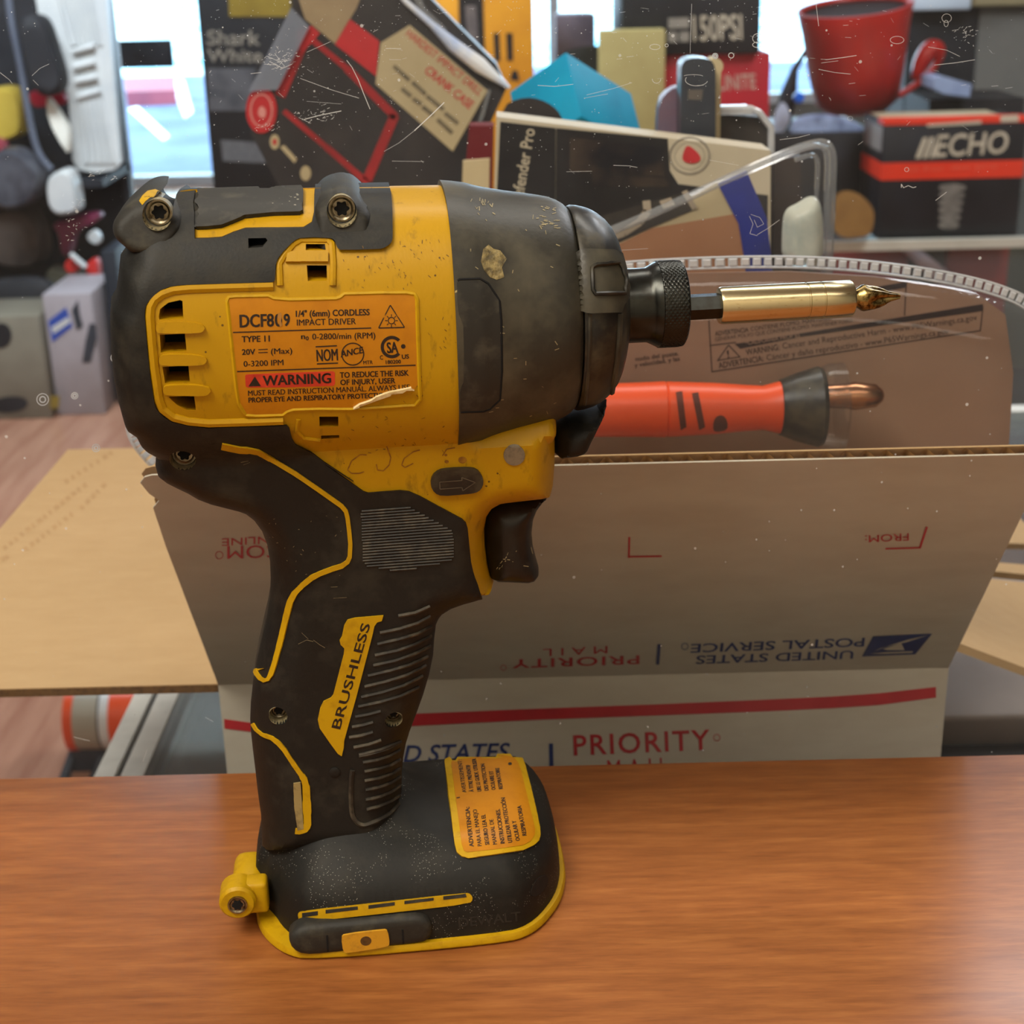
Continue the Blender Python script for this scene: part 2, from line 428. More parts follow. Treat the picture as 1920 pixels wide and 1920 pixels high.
# ------------------------------------------------------------------ wooden counter in the foreground
def wood_mat():
    m = bpy.data.materials.new('cherry_wood_laminate'); m.use_nodes = True
    N = m.node_tree.nodes; L = m.node_tree.links; b = N['Principled BSDF']
    tc = N.new('ShaderNodeTexCoord'); mp = N.new('ShaderNodeMapping'); mp.inputs['Scale'].default_value = (1.6, 14, 14)
    L.new(tc.outputs['Object'], mp.inputs['Vector'])
    n1 = N.new('ShaderNodeTexNoise'); n1.inputs['Scale'].default_value = 22; n1.inputs['Detail'].default_value = 9; n1.inputs['Roughness'].default_value = 0.65
    L.new(mp.outputs[0], n1.inputs['Vector'])
    cr = N.new('ShaderNodeValToRGB'); e = cr.color_ramp.elements
    e[0].position = 0.28; e[0].color = (*lin((130, 76, 38)), 1); e[1].position = 0.72; e[1].color = (*lin((172, 110, 58)), 1)
    k = e.new(0.5); k.color = (*lin((152, 92, 47)), 1)
    L.new(n1.outputs['Fac'], cr.inputs['Fac'])
    mp2 = N.new('ShaderNodeMapping'); mp2.inputs['Scale'].default_value = (0.6, 3.2, 3.2); L.new(tc.outputs['Object'], mp2.inputs['Vector'])
    n2 = N.new('ShaderNodeTexNoise'); n2.inputs['Scale'].default_value = 11; n2.inputs['Detail'].default_value = 4; L.new(mp2.outputs[0], n2.inputs['Vector'])
    mx = N.new('ShaderNodeMix'); mx.data_type = 'RGBA'; mx.blend_type = 'OVERLAY'; mx.inputs[0].default_value = 0.28
    L.new(cr.outputs[0], mx.inputs[6]); L.new(n2.outputs['Color'], mx.inputs[7]); 
    bw = N.new('ShaderNodeRGBToBW'); L.new(n2.outputs['Fac'], bw.inputs[0]); L.new(bw.outputs[0], mx.inputs[7])
    mp3 = N.new('ShaderNodeMapping'); mp3.inputs['Scale'].default_value = (14, 160, 160); L.new(tc.outputs['Object'], mp3.inputs['Vector'])
    n3 = N.new('ShaderNodeTexNoise'); n3.inputs['Scale'].default_value = 9; n3.inputs['Detail'].default_value = 2; L.new(mp3.outputs[0], n3.inputs['Vector'])
    r3 = N.new('ShaderNodeMapRange'); r3.inputs['From Min'].default_value = .3; r3.inputs['From Max'].default_value = .45; r3.inputs['To Min'].default_value = .88; r3.inputs['To Max'].default_value = 1
    L.new(n3.outputs['Fac'], r3.inputs['Value'])
    m3 = N.new('ShaderNodeMix'); m3.data_type = 'RGBA'; m3.blend_type = 'MULTIPLY'; m3.inputs[0].default_value = 1
    L.new(mx.outputs[2], m3.inputs[6]); L.new(r3.outputs[0], m3.inputs[7]); L.new(m3.outputs[2], b.inputs['Base Color'])
    b.inputs['Roughness'].default_value = 0.36; b.inputs['Specular IOR Level'].default_value = 0.5
    rr = N.new('ShaderNodeMapRange'); rr.inputs['To Min'].default_value = .28; rr.inputs['To Max'].default_value = .46; L.new(n2.outputs['Fac'], rr.inputs['Value']); L.new(rr.outputs[0], b.inputs['Roughness'])
    return m
ct = thing('wooden_counter', 'orange-brown wood grain counter top carrying the yellow power tool', 'counter', (0, -150, FLOOR_Z))
Geo().rbox((-900, -372, -30), (1800, 0, 0), (0, 433, 0), (0, 0, 30), r=0.8, seg=2).build('counter_top', wood_mat(), ct)
Geo().box(-880, 880, -350, 50, FLOOR_Z, -30).build('cabinet_body', mat('brown_cabinet', (110, 70, 44), rough=0.5, rgb2=(96, 58, 36), scale=8), ct, smooth=0)

# ------------------------------------------------------------------ the impact driver
def Cr(ox, oy, s):
    return lambda *p: [(ox + s * p[i], oy + s * p[i + 1]) for i in range(0, len(p), 2)]
A = Cr(200, 320, .3125); B = Cr(700, 320, .3125); C = Cr(450, 820, .3125); D = Cr(390, 1340, 700 / 1920); E_ = Cr(1100, 240, .260417)
LB = Cr(420, 550, 380 / 1920); BL = Cr(820, 1400, 250 / 1920)
TO = Vector((-29, 0, 0)); YAW = math.radians(6.0)
_c, _s = math.cos(YAW), math.sin(YAW)
def loc(v):  # world mm -> tool mm
    x, y = v[0] - TO.x, v[1] - TO.y; return Vector((x * _c + y * _s, -x * _s + y * _c, v[2]))
def locd(d): return Vector((d.x * _c + d.y * _s, -d.x * _s + d.y * _c, d.z))
CL = loc(CAM)
def at_w(x, y, w):
    d = locd(ray(x, y)); return CL + d * ((w - CL.y) / d.y)
def S_(pts): return [(p.x, p.z) for p in (at_w(x, y, 0) for x, y in pts)]
SIL_PX = (A(120,450, 150,420, 165,340, 200,240, 300,160, 400,130, 500,112, 850,108, 1250,104, 1700,99, 1900,98) + B(400,97, 560,112, 660,136, 850,150, 1000,168, 1060,190, 1065,1000, 1078,1560, 1080,1700, 1070,1850, 1056,1905)
  + C(1860,312, 1780,330, 1600,350, 1550,357, 1510,380, 1478,430, 1462,520, 1466,620, 1480,740, 1500,830, 1522,862, 1510,890, 1472,908, 1440,905, 1330,935, 1260,960, 1205,995, 1182,1025, 1166,1060, 1156,1140, 1150,1240, 1125,1360, 1090,1480, 1050,1590, 1012,1690, 990,1760, 972,1850)
  + D(1010,100, 998,160, 992,230, 990,320, 988,420, 985,520, 970,600, 285,600, 278,440, 262,330, 247,200, 236,110)
  + C(72,1690, 68,1620, 72,1520, 85,1400, 105,1280, 135,1150, 165,1020, 185,900, 190,780, 186,680, 170,580, 140,500, 90,430, 40,390, 0,375)
  + A(640,1932, 560,1900, 500,1862, 440,1832, 380,1800, 330,1760, 315,1700, 320,1640, 260,1580, 225,1530, 205,1470, 165,1455, 148,1420, 110,1250, 85,1100, 70,950, 65,800, 70,690, 100,640, 110,560))
SIL = S_(SIL_PX)
REAR = S_(A(200,240, 165,340, 150,420, 120,450, 110,560, 100,640, 70,690, 65,800, 70,950, 85,1100, 110,1250, 148,1420, 205,1470, 225,1530, 260,1580, 330,1640))
VA = 164.4
NOSE_U = at_w(832, 582, 0).x
def prof(x): return np.sqrt(np.clip(1 - (1 - np.clip(x, 0, 1)) ** 2, 0, 1))
def hf(P, grow=0.0):
    P = np.asarray(P, float); d = dist_line(P, SIL) + grow; dr = dist_line(P, REAR, closed=False) + grow
    t = np.abs(P[:, 1] - VA) / (32.3 + grow)
    hh = 31.0 * np.clip(1 - np.clip(t, 0, 1) ** 2.5, 0, 1) ** (1 / 2.5) * (0.25 + 0.75 * prof(dr / 9))
    V = P[:, 1]
    T2 = np.interp(V, [18, 40, 70, 100, 118, 132, 150], [18.5, 17, 16.5, 17, 18, 20, 22]); R2 = np.interp(V, [20, 60, 90, 118, 135], [12, 13, 12, 10, 9])
    hl = T2 * prof(d / R2)
    hl *= np.clip((160 - V) / 22, 0, 1)
    u = P[:, 0]; cut = np.clip((u - NOSE_U - 3.6) / 2.0, 0, 1) * np.clip((P[:, 1] - 136) / 6, 0, 1)
    return np.maximum(hh * prof(d / 3.0), hl) * (1 - .45 * cut)
def F_(pts, grow=0.0):
    """photo pixels -> (u, v) on the visible side of the tool"""
    out = []
    for x, y in pts:
        w = 0.0
        for _ in range(22):
            p = at_w(x, y, w); h = float(hf([(p.x, p.z)], grow)[0]) if inside([(p.x, p.z)], SIL)[0] else 0.0
            w = w * .5 - h * .5
        out.append((p.x, p.z))
    return out
driver = thing('impact_driver', 'worn yellow and black cordless impact driver standing upright on its base on the wooden counter', 'power tool', (TO.x, TO.y, 0), YAW)

BVH_PARTS = {}
def part(name, g, m, parent=None, smooth=35, bvh=None, label=None):
    o = obj(name, g.v, g.f, m, parent or driver, smooth=smooth, label=label, local=True)
    if bvh: BVH_PARTS.setdefault(bvh, Geo()).add(g.v, g.f)
    return o
def pillow(poly, hfun, holes=(), grow=0.0, step=1.5, insets=(.15, .5, 1.1, 2.0), hole_depth=6.0, both=True, back=None):
    V, Fc, bd = tri2d(poly, holes, step, insets, edge=1.0)
    h = hfun(V) if not grow else hfun(V, grow) + 0.0
    g = Geo(); n = len(V)
    fr = [(V[i][0], -h[i], V[i][1]) for i in range(n)]
    bk = [(V[i][0], h[i] if back is None else back, V[i][1]) for i in range(n)]
    fs = [list(f) for f in Fc] + [[i + n for i in f][::-1] for f in Fc]
    for a, b in bd:
        fs.append((b, a, a + n, b + n))
    return g.add(fr + bk, fs)
m_yel = mat('yellow_nylon', (182, 139, 8), spec=.32, rough=0.42, rgb2=(122, 92, 16), scale=190, lo=0.58, hi=0.80, bump=0.08, bscale=900, specks=((96, 70, 24), 620, 0.17, 80, 0.62), rough2=0.6, stretch=(1.6, 1, .7))
m_yel2 = mat('yellow_inlay', (190, 150, 10), spec=.32, rough=0.45, rgb2=(164, 124, 10), scale=300, lo=0.5, hi=0.8)
m_rub = mat('black_rubber', (36, 35, 31), rough=0.62, rgb2=(78, 74, 61), scale=130, lo=0.50, hi=0.85, bump=0.12, bscale=1500, rough2=0.75)
m_grip = mat('black_grip_rubber', (22, 22, 20), spec=.4, rough=0.56, rgb2=(56, 53, 44), scale=90, lo=0.48, hi=0.86, bump=0.12, bscale=1500, rough2=0.72)
m_base = mat('dusty_black_plastic', (20, 20, 18), spec=.4, rough=0.62, rgb2=(40, 38, 32), scale=70, lo=0.5, hi=0.8, bump=0.10, bscale=1500, specks=((170, 170, 160), 1700, 0.14, 60, 0.53))
m_gray = mat('dirty_grey_plastic', (46, 44, 37), rough=0.44, rgb2=(84, 79, 64), scale=45, lo=0.44, hi=0.72, bump=0.10, bscale=900, rough2=0.62, specks=((176, 160, 110), 420, 0.22, 55, 0.66))
m_dpad = mat('dark_pad', (38, 37, 33), rough=0.55, rgb2=(76, 72, 62), scale=140, lo=0.52, hi=0.8, specks=((150, 146, 130), 700, 0.2, 40, 0.62))
m_blk = mat('black_void', (9, 10, 14), rough=0.9, rgb2=(14, 15, 18), scale=200)
m_ink = mat('black_ink', (34, 20, 10), rough=0.6, rgb2=(46, 30, 14), scale=900)
m_orange = mat('orange_sticker', (188, 122, 10), spec=.35, rough=0.42, rgb2=(172, 108, 8), scale=160, lo=0.45, hi=0.8)
m_steel = mat('worn_steel', (150, 140, 118), rough=0.32, metal=1.0, rgb2=(88, 76, 56), scale=700, lo=0.45, hi=0.7)
m_brass = mat('worn_brass_plating', (205, 190, 150), rough=0.24, metal=1.0, rgb2=(150, 120, 66), scale=500, lo=0.6, hi=0.78, stretch=(1, 3, 3))
m_dsteel = mat('blackened_steel', (56, 58, 56), rough=0.26, metal=0.9, rgb2=(46, 44, 40), scale=300, lo=0.4, hi=0.7)
m_gloss = mat('glossy_black_plastic', (30, 30, 28), rough=0.32, rgb2=(72, 66, 50), scale=110, lo=0.45, hi=0.68, rough2=0.6)

# yellow housing with its vents
VENTS = [A(312,880, 320,830, 370,792, 440,776, 455,782, 460,890, 318,895), A(318,985, 470,978, 480,1085, 325,1092), A(335,1178, 490,1168, 500,1270, 350,1276), A(370,1356, 525,1350, 536,1437, 480,1435, 420,1405)]
WINS = [A(1195,440, 1310,440, 1315,478, 1195,478), A(1200,568, 1320,568, 1322,660, 1207,662), A(1275,1476, 1390,1476, 1390,1535, 1277,1535), A(1285,1590, 1395,1587, 1395,1604, 1288,1610)]
SLOT = A(850,402, 955,400, 966,415, 935,455, 852,462)
housing_poly = S_(SIL_PX[:SIL_PX.index(C(1440,905)[0]) + 1]) + F_(C(1385,760, 1250,640, 900,500, 500,300, 200,140)) + S_(A(330,1640, 260,1580, 225,1530, 205,1470, 165,1455, 148,1420, 110,1250, 85,1100, 70,950, 65,800, 70,690, 100,640, 110,560))
hx = lambda c, r, n=20: [(c[0] + r * math.cos(2 * math.pi * k / n), c[1] + r * math.sin(2 * math.pi * k / n)) for k in range(n)]
part('housing', pillow(housing_poly, hf, [F_(v) for v in VENTS + WINS] + [F_(A(840,395, 965,395, 975,415, 940,465, 845,470)), hx(F_([(343, 860)])[0], 22 * .150)] + [hx((lambda p: (p.x, p.z))(at_w(x, y, -23)), 25 * .150) for x, y in ((294, 404), (641, 397))], step=1.6), m_yel, bvh='body')
# the dark motor behind the vents
part('motor_core', Geo().lathe([(-60, 5), (-59, 21), (-20, 23), (-14, 23), (-13, 5)], (0, 0, VA), (1, 0, 0), seg=36), m_blk)
i0 = SIL_PX.index(C(1440,905)[0])
# black overmould: rear cap, top, and grip in one
R_F1 = A(525,128, 527,250, 530,405, 610,404, 690,398, 760,368, 830,346, 1000,343, 1180,340, 1230,310, 1244,250, 1246,140)
R_S2 = A(1600,101, 1690,100)
R_F2 = A(1706,130, 1713,220, 1715,400, 1708,425, 1690,443, 1665,458, 1640,465, 1500,470, 1400,470, 1385,460, 1376,440, 1370,420, 1358,406, 1340,400, 1240,395, 1160,400, 1135,410, 1110,430, 1060,480, 1030,520, 1015,560, 1010,650, 1005,660, 990,665, 750,672, 500,680, 440,683, 380,692, 330,710, 290,740, 258,775, 240,800, 232,830, 230,860, 235,930, 242,1010, 260,1200, 288,1390, 296,1420, 315,1445, 345,1475, 390,1503, 480,1525, 600,1540, 850,1533, 1080,1525, 1095,1540, 1110,1600, 1130,1640, 1300,1740, 1480,1860)
R_F3 = C(500,150, 620,235, 740,320, 770,330, 860,322, 960,315, 1010,320, 1080,350, 1200,415, 1330,485, 1355,510, 1365,540, 1375,640, 1385,740, 1405,830, 1430,893)
def S12(pts): return [(p.x, p.z) for p in (at_w(x, y, 11) for x, y in pts)]
LOB1 = A(165,350, 152,300, 132,255, 126,205, 150,150, 190,105, 250,58, 340,40, 420,62, 465,92, 500,120)
LOB2 = A(1250,112, 1268,85, 1300,52, 1360,25, 1420,17, 1475,32, 1510,60, 1540,90, 1565,98)
LOBES = [(at_w(296, 388, -10), 8.4), (at_w(641, 380, -10), 7.6)]
RUBBER = (S_(SIL_PX[:6]) + F_(R_F1, .8) + S_(A(1250,106, 1450,103, 1690,100)) + F_(R_F2 + R_F3, .8) + S_(SIL_PX[i0:]))
SCREW_H = [(522, 1340, 18), (738, 1347, 17), (343, 860, 23), (294, 404, 24), (641, 397, 25)]
def hole_c(x, y, w): p = at_w(x, y, w); return (p.x, p.z)
HC = [F_([(x, y)], .8)[0] for x, y, r in SCREW_H[:3]] + [hole_c(294, 404, -23), hole_c(641, 397, -23)]
rub_holes = [F_(SLOT, .8)] + [hx(c, r * .137) for c, (x, y, r) in zip(HC, SCREW_H)]
part('rubber_overmold', pillow(RUBBER, lambda P, grow=0: hf(P, .8) + .8, rub_holes, step=1.5), m_grip, bvh='body')

LOB1 = A(180,310, 138,270, 126,230, 126,190, 150,145, 190,105, 250,60, 300,44, 345,40, 420,62, 470,96, 520,140, 540,240, 440,370, 260,370)
LOB2 = A(1240,300, 1244,120, 1262,90, 1300,52, 1360,25, 1420,17, 1475,32, 1512,62, 1540,92, 1580,112, 1600,300, 1500,420, 1320,420)
LOBES = [at_w(296, 388, -10), at_w(641, 380, -10)]
def boss_h(P, poly, c):
    d = dist_line(P, poly)
    return (22.0 - .34 * (P[:, 1] - c.z)) * (.62 + .38 * prof(d / 2.6)) * np.clip(.3 + d / .5, 0, 1)
for lp, c, hc, rr in ((LOB1, LOBES[0], HC[3], 24), (LOB2, LOBES[1], HC[4], 25)):
    poly = smoothloop(S12(lp), 1)
    part('screw_boss', pillow(poly, lambda P, grow=0: boss_h(P, poly, c), [hx(hc, rr * .137)], step=.8, insets=(.12, .35, .8, 1.5)), m_rub, bvh='boss', smooth=50)
# raycast helpers on finished parts
_BV = {}
def bvh(key):
    if key not in _BV:
        g = Geo()
        for k in key.split('+'): g.add(BVH_PARTS[k].v, BVH_PARTS[k].f)
        _BV[key] = BVHTree.FromPolygons(g.v, g.f)
    return _BV[key]
def cast(x, y, key):
    d = locd(ray(x, y)).normalized()
    hit = bvh(key).ray_cast(CL, d)
    if hit[0] is None:
        p = CL + d * 395; hit = bvh(key).find_nearest(p)
        return hit[0], (hit[1] if hit[1].dot(d) < 0 else -hit[1])
    n = hit[1]
    return hit[0], (n if n.dot(d) < 0 else -n)
def inlay(poly, key, delta, depth=1.0, step=7, holes=(), flat=0.0):
    """a raised patch following the surface, outline given in photo pixels"""
    V, Fc, bd = tri2d(poly, holes, step, (), edge=step * .7)
    top = []; bot = []
    for x, y in V:
        p, n = cast(x, y, key); top.append(p + n * delta); bot.append(p - n * depth)
    k = len(V)
    return Geo().add(top + bot, [list(f) for f in Fc] + [[i + k for i in f][::-1] for f in Fc] + [(b, a, a + k, b + k) for a, b in bd])
def wrap(items, key, delta):
    g = Geo()
    for vs, fs in items:
        if not len(vs): continue
        pts = []
        for x, y in vs:
            p, n = cast(x, y, key); pts.append(p + n * delta)
        g.add(pts, fs)
    return g
def bead(line, key, r, lift=.15, seg=6, step=5, closed=False):
    L = densify(line, step, closed=closed); pts = []
    for x, y in L:
        p, n = cast(x, y, key); pts.append(p + n * (r * lift))
    return Geo().tube(pts, r, seg, closed=closed)
def lathe_w(prof_, c, seg=28): return Geo().lathe(prof_, c, (0, 1, 0), seg=seg)

# screws: a round head with a six-lobed socket
def screw(c, r, name='screw', tilt=None):
    g = lathe_w([(-.0, r * .70), (-.35, r * .86), (-.35, r), (0.6, r), (3.5, r * .6)], c)
    o = part(name, g, m_steel, smooth=30)
    s = Geo().lathe([(-.42, .1), (-.42, r * .50), (-.1, r * .50), (-.1, .1)], c, (0, 1, 0), seg=36, rfun=lambda i, t, q, th: (t, q * (1 + .16 * math.cos(6 * th))))
    part('screw_socket', s, m_blk, o)
    return o
m_well = mat('pale_worn_lip', (150, 138, 104), rough=.6, rgb2=(96, 88, 66), scale=400)
for c, (x, y, r), dd in zip(HC, SCREW_H, (3.4, 3.4, 3.4, 4.2, 4.2)):
    R = r * .137; near, low, hi = [float(hf(np.array([[c[0], c[1] + q]]), .8)[0]) + .8 for q in (0, -R, R)]
    if dd > 4: near, low, hi = 22.0 + .5, 24.0, 20.8
    n = 28; o_, i_ = [], []
    for k in range(n):
        t = 2 * math.pi * k / n; hh = near + (low - near) * max(0, -math.sin(t)) + (hi - near) * max(0, math.sin(t))
        o_.append(Vector((c[0] + R * 1.0 * math.cos(t), -hh + .25, c[1] + R * 1.0 * math.sin(t)))); i_.append(Vector((c[0] + R * .97 * math.cos(t), -near + dd + 1.5, c[1] + R * .97 * math.sin(t))))
    part('screw_well', Geo().loft([o_, i_], cap=False), m_well)
    screw(Vector((c[0], -min(near, low) + dd, c[1])), R * .90)

# inlays on the head and grip
part('torn_spot', inlay(A(195,182, 215,150, 245,122, 292,112, 352,140, 335,160, 262,160, 232,185, 214,208), 'boss', .08, .3, 4), m_yel2, label='bright spot of yellow where the black rubber is torn')
KB = 'body'
part('top_pad', inlay(A(532,132, 1168,112, 1180,130, 1180,250, 1160,268, 1000,272, 830,288, 760,318, 690,345, 600,354, 540,356, 527,340), KB, 1.1, 1.5, 6), m_dpad)
for rb in (A(300,920, 330,905, 460,902, 560,915, 592,935, 585,958, 560,972, 320,975, 298,960), A(318,1112, 345,1098, 480,1095, 580,1108, 605,1128, 596,1150, 570,1164, 335,1166, 315,1150), A(340,1292, 365,1280, 500,1275, 600,1288, 628,1306, 620,1328, 590,1345, 360,1340, 340,1325)):
    part('vent_rib', inlay(smoothloop(rb, 1), 'body', 1.0, 1.5, 5), m_yel)
rimline = A(1000,690, 750,697, 500,705, 400,715, 330,740, 285,775, 262,820, 258,880, 268,1000, 285,1180, 312,1370, 335,1430, 400,1480, 490,1503, 610,1515, 850,1508, 1060,1500)
part('housing_rim', bead(rimline, KB, 1.25, -.2, 8, 5), m_yel)
part('window_rim', bead(A(1040,690, 1035,560, 1060,515, 1120,440, 1165,415, 1330,415, 1352,440, 1360,560, 1358,690), KB, 0.9, -.2, 8, 5), m_yel)
part('window_bar', inlay(A(1085,505, 1110,492, 1330,492, 1330,552, 1075,552), KB, .9, 1, 5), m_yel)
part('lower_latch', bead(A(1150,1490, 1140,1560, 1180,1602, 1280,1615), KB, .6, 0, 6, 5), m_yel)
# yellow lines running in the black overmould
def stripe(line, wpx, delta=.45, step=5):
    L = densify(line, 6, closed=False); n = len(L); lf = []; rt = []
    for i in range(n):
        a = np.array(L[max(0, i - 1)]); b = np.array(L[min(n - 1, i + 1)]); t = (b - a) / np.linalg.norm(b - a); nn = np.array([-t[1], t[0]])
        w = wpx[min(int(i / n * len(wpx)), len(wpx) - 1)] if isinstance(wpx, (list, tuple)) else wpx
        lf.append(tuple(np.array(L[i]) + nn * w / 2)); rt.append(tuple(np.array(L[i]) - nn * w / 2))
    return inlay(lf + rt[::-1], KB, delta, 1.0, step)
l1 = C(-110,50, 0,72, 60,75, 110,85, 230,155, 330,215, 480,318, 610,410, 635,440, 645,480, 655,560, 662,640, 658,715, 645,745, 610,770, 560,785, 480,815, 430,840, 375,885, 330,935, 305,985, 285,1060, 262,1160, 235,1270, 210,1360, 190,1420, 172,1450, 150,1458, 125,1445, 104,1418, 92,1390)
part('yellow_line', stripe(l1, [11, 9, 8.5, 8, 8, 8, 8, 9, 10, 11, 10, 9, 7]), m_yel2)
part('yellow_line', stripe(D(232,45, 250,75, 280,100, 330,118, 365,145, 395,180, 420,220, 450,265, 478,305, 495,330, 505,370, 508,450, 512,560, 500,590, 470,598, 450,596), [5, 7, 8, 8, 9, 12, 14, 16, 14, 10]), m_yel2)
part('wear_strip', inlay(D(440,350, 476,345, 482,430, 492,585, 462,592, 445,470), KB, .5, .5, 5), mat('worn_pale_plastic', (150, 132, 84), rough=.6, rgb2=(90, 80, 56), scale=300))
# thumb rest, ribs and badge
gt = Geo()
pad = C(722,450, 740,425, 1000,405, 1060,440, 1270,555, 1283,600, 1283,720, 1265,745, 930,812, 890,795, 760,775, 735,740)
for k in range(24):
    y = 405 + k * 17.5; xs = []
    for x in range(700, 1300, 6):
        q = C(x, y - (x - 1000) * .075 )[0]
        if inside([q], pad)[0]: xs.append(q)
    if len(xs) > 3: bb = bead([xs[0], xs[-1]], KB, .30, .35, 5, 8); gt.add(bb.v, bb.f)
part('thumb_rest', gt, mat('ridge_rubber', (36, 33, 29), rough=.55, rgb2=(84, 77, 63), scale=260, lo=.45, hi=.75))
gr = Geo()
RIDGES = [C(950,1070, 1050,1052, 1140,1012), C(840,1172, 960,1148, 1060,1115, 1140,1072), C(825,1240, 950,1212, 1060,1178, 1145,1132), C(810,1307, 940,1280, 1050,1240, 1142,1192), C(800,1368, 930,1340, 1040,1300, 1136,1252), C(768,1430, 900,1400, 1020,1362, 1122,1315), C(748,1495, 880,1464, 1000,1425, 1110,1370), C(728,1558, 860,1528, 980,1488, 1090,1432), C(710,1615, 840,1588, 960,1552, 1068,1500), C(692,1676, 770,1662, 845,1642), C(672,1737, 740,1726, 800,1708), C(655,1800, 730,1788, 798,1768), C(682,1860, 770,1843, 845,1815), C(715,1905, 840,1873, 960,1825)]
RIDGES += [D(778,213, 860,195, 930,172, 990,140), D(797,245, 870,232, 930,212, 985,182), D(805,292, 880,277, 940,258, 985,232), D(805,340, 880,325, 940,305, 985,278), D(810,387, 880,372, 940,350, 985,320), D(810,437, 880,422, 940,398, 985,366), D(815,487, 880,470, 940,445, 985,415)]
for r in RIDGES: bb = bead(r, KB, .55, .1, 6, 5); gr.add(bb.v, bb.f)
bb = bead(smoothloop(D(742,285, 735,330, 735,500, 760,550, 800,572, 860,548, 930,512, 985,450), 2, False), KB, .7, .1, 6, 5); gr.add(bb.v, bb.f)
part('grip_ribs', gr, mat('worn_rib_rubber', (38, 35, 30), rough=.55, rgb2=(92, 85, 70), scale=200, lo=.45, hi=.75))
badge = C(625,1125, 645,1092, 690,1080, 860,1066, 850,1098, 822,1106, 806,1130, 795,1180, 700,1545, 625,1815, 622,1860, 610,1908, 588,1895, 540,1830, 478,1740, 467,1690, 482,1620, 502,1580, 545,1560, 560,1540, 622,1300, 626,1262, 604,1240, 598,1215, 612,1190)
bo = part('brushless_badge', inlay(badge, KB, .5, 1.0, 5), m_yel2)
_BV['badge'] = BVHTree.FromPolygons(*(lambda g: (g.v, g.f))(inlay(badge, KB, .5, 1.0, 5)))
part('badge_lettering', wrap([px_text('BRUSHLESS', C(600,1752)[0], C(782,1122)[0], 16.5, up=(-.97, -.22), bold=.02)], 'badge', .08), m_ink, bo, smooth=0)
part('grip_dimple', Geo().lathe([(-.4, .1), (-.5, .8), (-.2, 1.5), (.8, 1.6)], cast(*D(652,297)[0], KB)[0], (0, 1, 0), seg=20), m_grip)

# rating sticker
st = LB(40,75, 55,50, 110,42, 420,36, 470,60, 620,72, 1060,62, 1100,50, 1140,18, 1500,8, 1720,8, 1790,20, 1815,55, 1822,300, 1840,860, 1800,910, 1560,960, 1400,1010, 1230,1085, 1180,1078, 900,1082, 660,1090, 600,1110, 560,1140, 300,1148, 215,1140, 150,1040, 128,900, 95,600, 60,250)
lab = part('rating_label', inlay(st, KB, .18, .4, 7), m_orange, bvh='label', smooth=40)
part('label_lip', bead(LB(28,70, 45,38, 110,30, 420,24, 470,48, 620,60, 1060,50, 1100,38, 1140,6, 1500,-4, 1730,-4, 1805,10, 1828,50, 1834,300, 1852,860, 1860,1000, 1810,1060, 1200,1096, 900,1094, 660,1102, 600,1122, 560,1152, 300,1160, 205,1152, 138,1040, 116,900, 84,600, 48,250), KB, .5, 0, 6, 5, closed=True), m_yel2)
LT = lambda s, x0, y0, x1, y1, h, **k: px_text(s, LB(x0, y0)[0], LB(x1, y1)[0], h * 380 / 1920, heavy=True, **k)
LL = lambda x0, y0, x1, y1, w: px_line(LB(x0, y0)[0], LB(x1, y1)[0], w * 380 / 1920)
tx = [LT('DCF8', 148, 322, 470, 312, 118, bold=.02), LT('0', 484, 314, 548, 310, 116, bold=.02), LT('9', 566, 308, 622, 306, 112, bold=.02), LT('1/4" (6mm) CORDLESS', 680, 222, 1378, 206, 58, bold=.025), LT('IMPACT DRIVER', 690, 305, 1248, 292, 58, bold=.02),
      LL(85, 370, 1395, 328, 11), LL(125, 740, 1815, 680, 11),
      LT('TYPE 11', 168, 462, 432, 455, 56, bold=.025), LT('n', 730, 432, 768, 431, 50, bold=.02), LT('0', 775, 444, 802, 443, 36, bold=.02), LT('0-2800/min (RPM)', 836, 438, 1432, 425, 56, bold=.03),
      LT('20V', 170, 582, 295, 578, 52, bold=.02), LL(325, 533, 415, 529, 8), LL(325, 562, 415, 558, 8), LT('(Max)', 445, 576, 645, 568, 54, bold=.02), LT('0-3200 IPM', 186, 695, 562, 680, 54, bold=.02),
      LT('NOM', 878, 645, 1076, 635, 112, bold=.03), LL(868, 506, 1070, 496, 12), LL(880, 668, 1080, 660, 12), LT('ANCE', 1104, 606, 1325, 562, 58, bold=.02, shear=.2), px_ring(*LB(1220, 575)[0], 20.5, 2.2),
      LT('MTR', 1320, 672, 1408, 668, 34, bold=.02), px_ring(*LB(1590, 508)[0], 18, 6.0, a0=42, a1=318), LT('SA', 1545, 566, 1648, 558, 100, bold=.03), px_disc(*LB(1698, 502)[0], 4.2), LT('C', 1478, 628, 1506, 626, 40, bold=.025), LT('US', 1685, 620, 1752, 616, 40, bold=.025), LT('180200', 1532, 668, 1675, 662, 34, bold=.02),
      LT('TO REDUCE THE RISK', 1098, 800, 1750, 778, 52, bold=.03), LT('OF INJURY, USER', 1102, 868, 1622, 850, 50, bold=.03), LT('MUST READ INSTRUCTION MANUAL. ALWAYS USE', 228, 970, 1760, 912, 50, bold=.03), LT('PROPER EYE AND RESPIRATORY PROTECTION', 232, 1034, 1560, 985, 46, bold=.03)]
for a, b in (((1575, 112), (1465, 328)), ((1465, 328), (1710, 322)), ((1710, 322), (1575, 112))): tx.append(LL(*a, *b, 11))
tx.append(px_ring(*LB(1586, 258)[0], 6, 1.8))
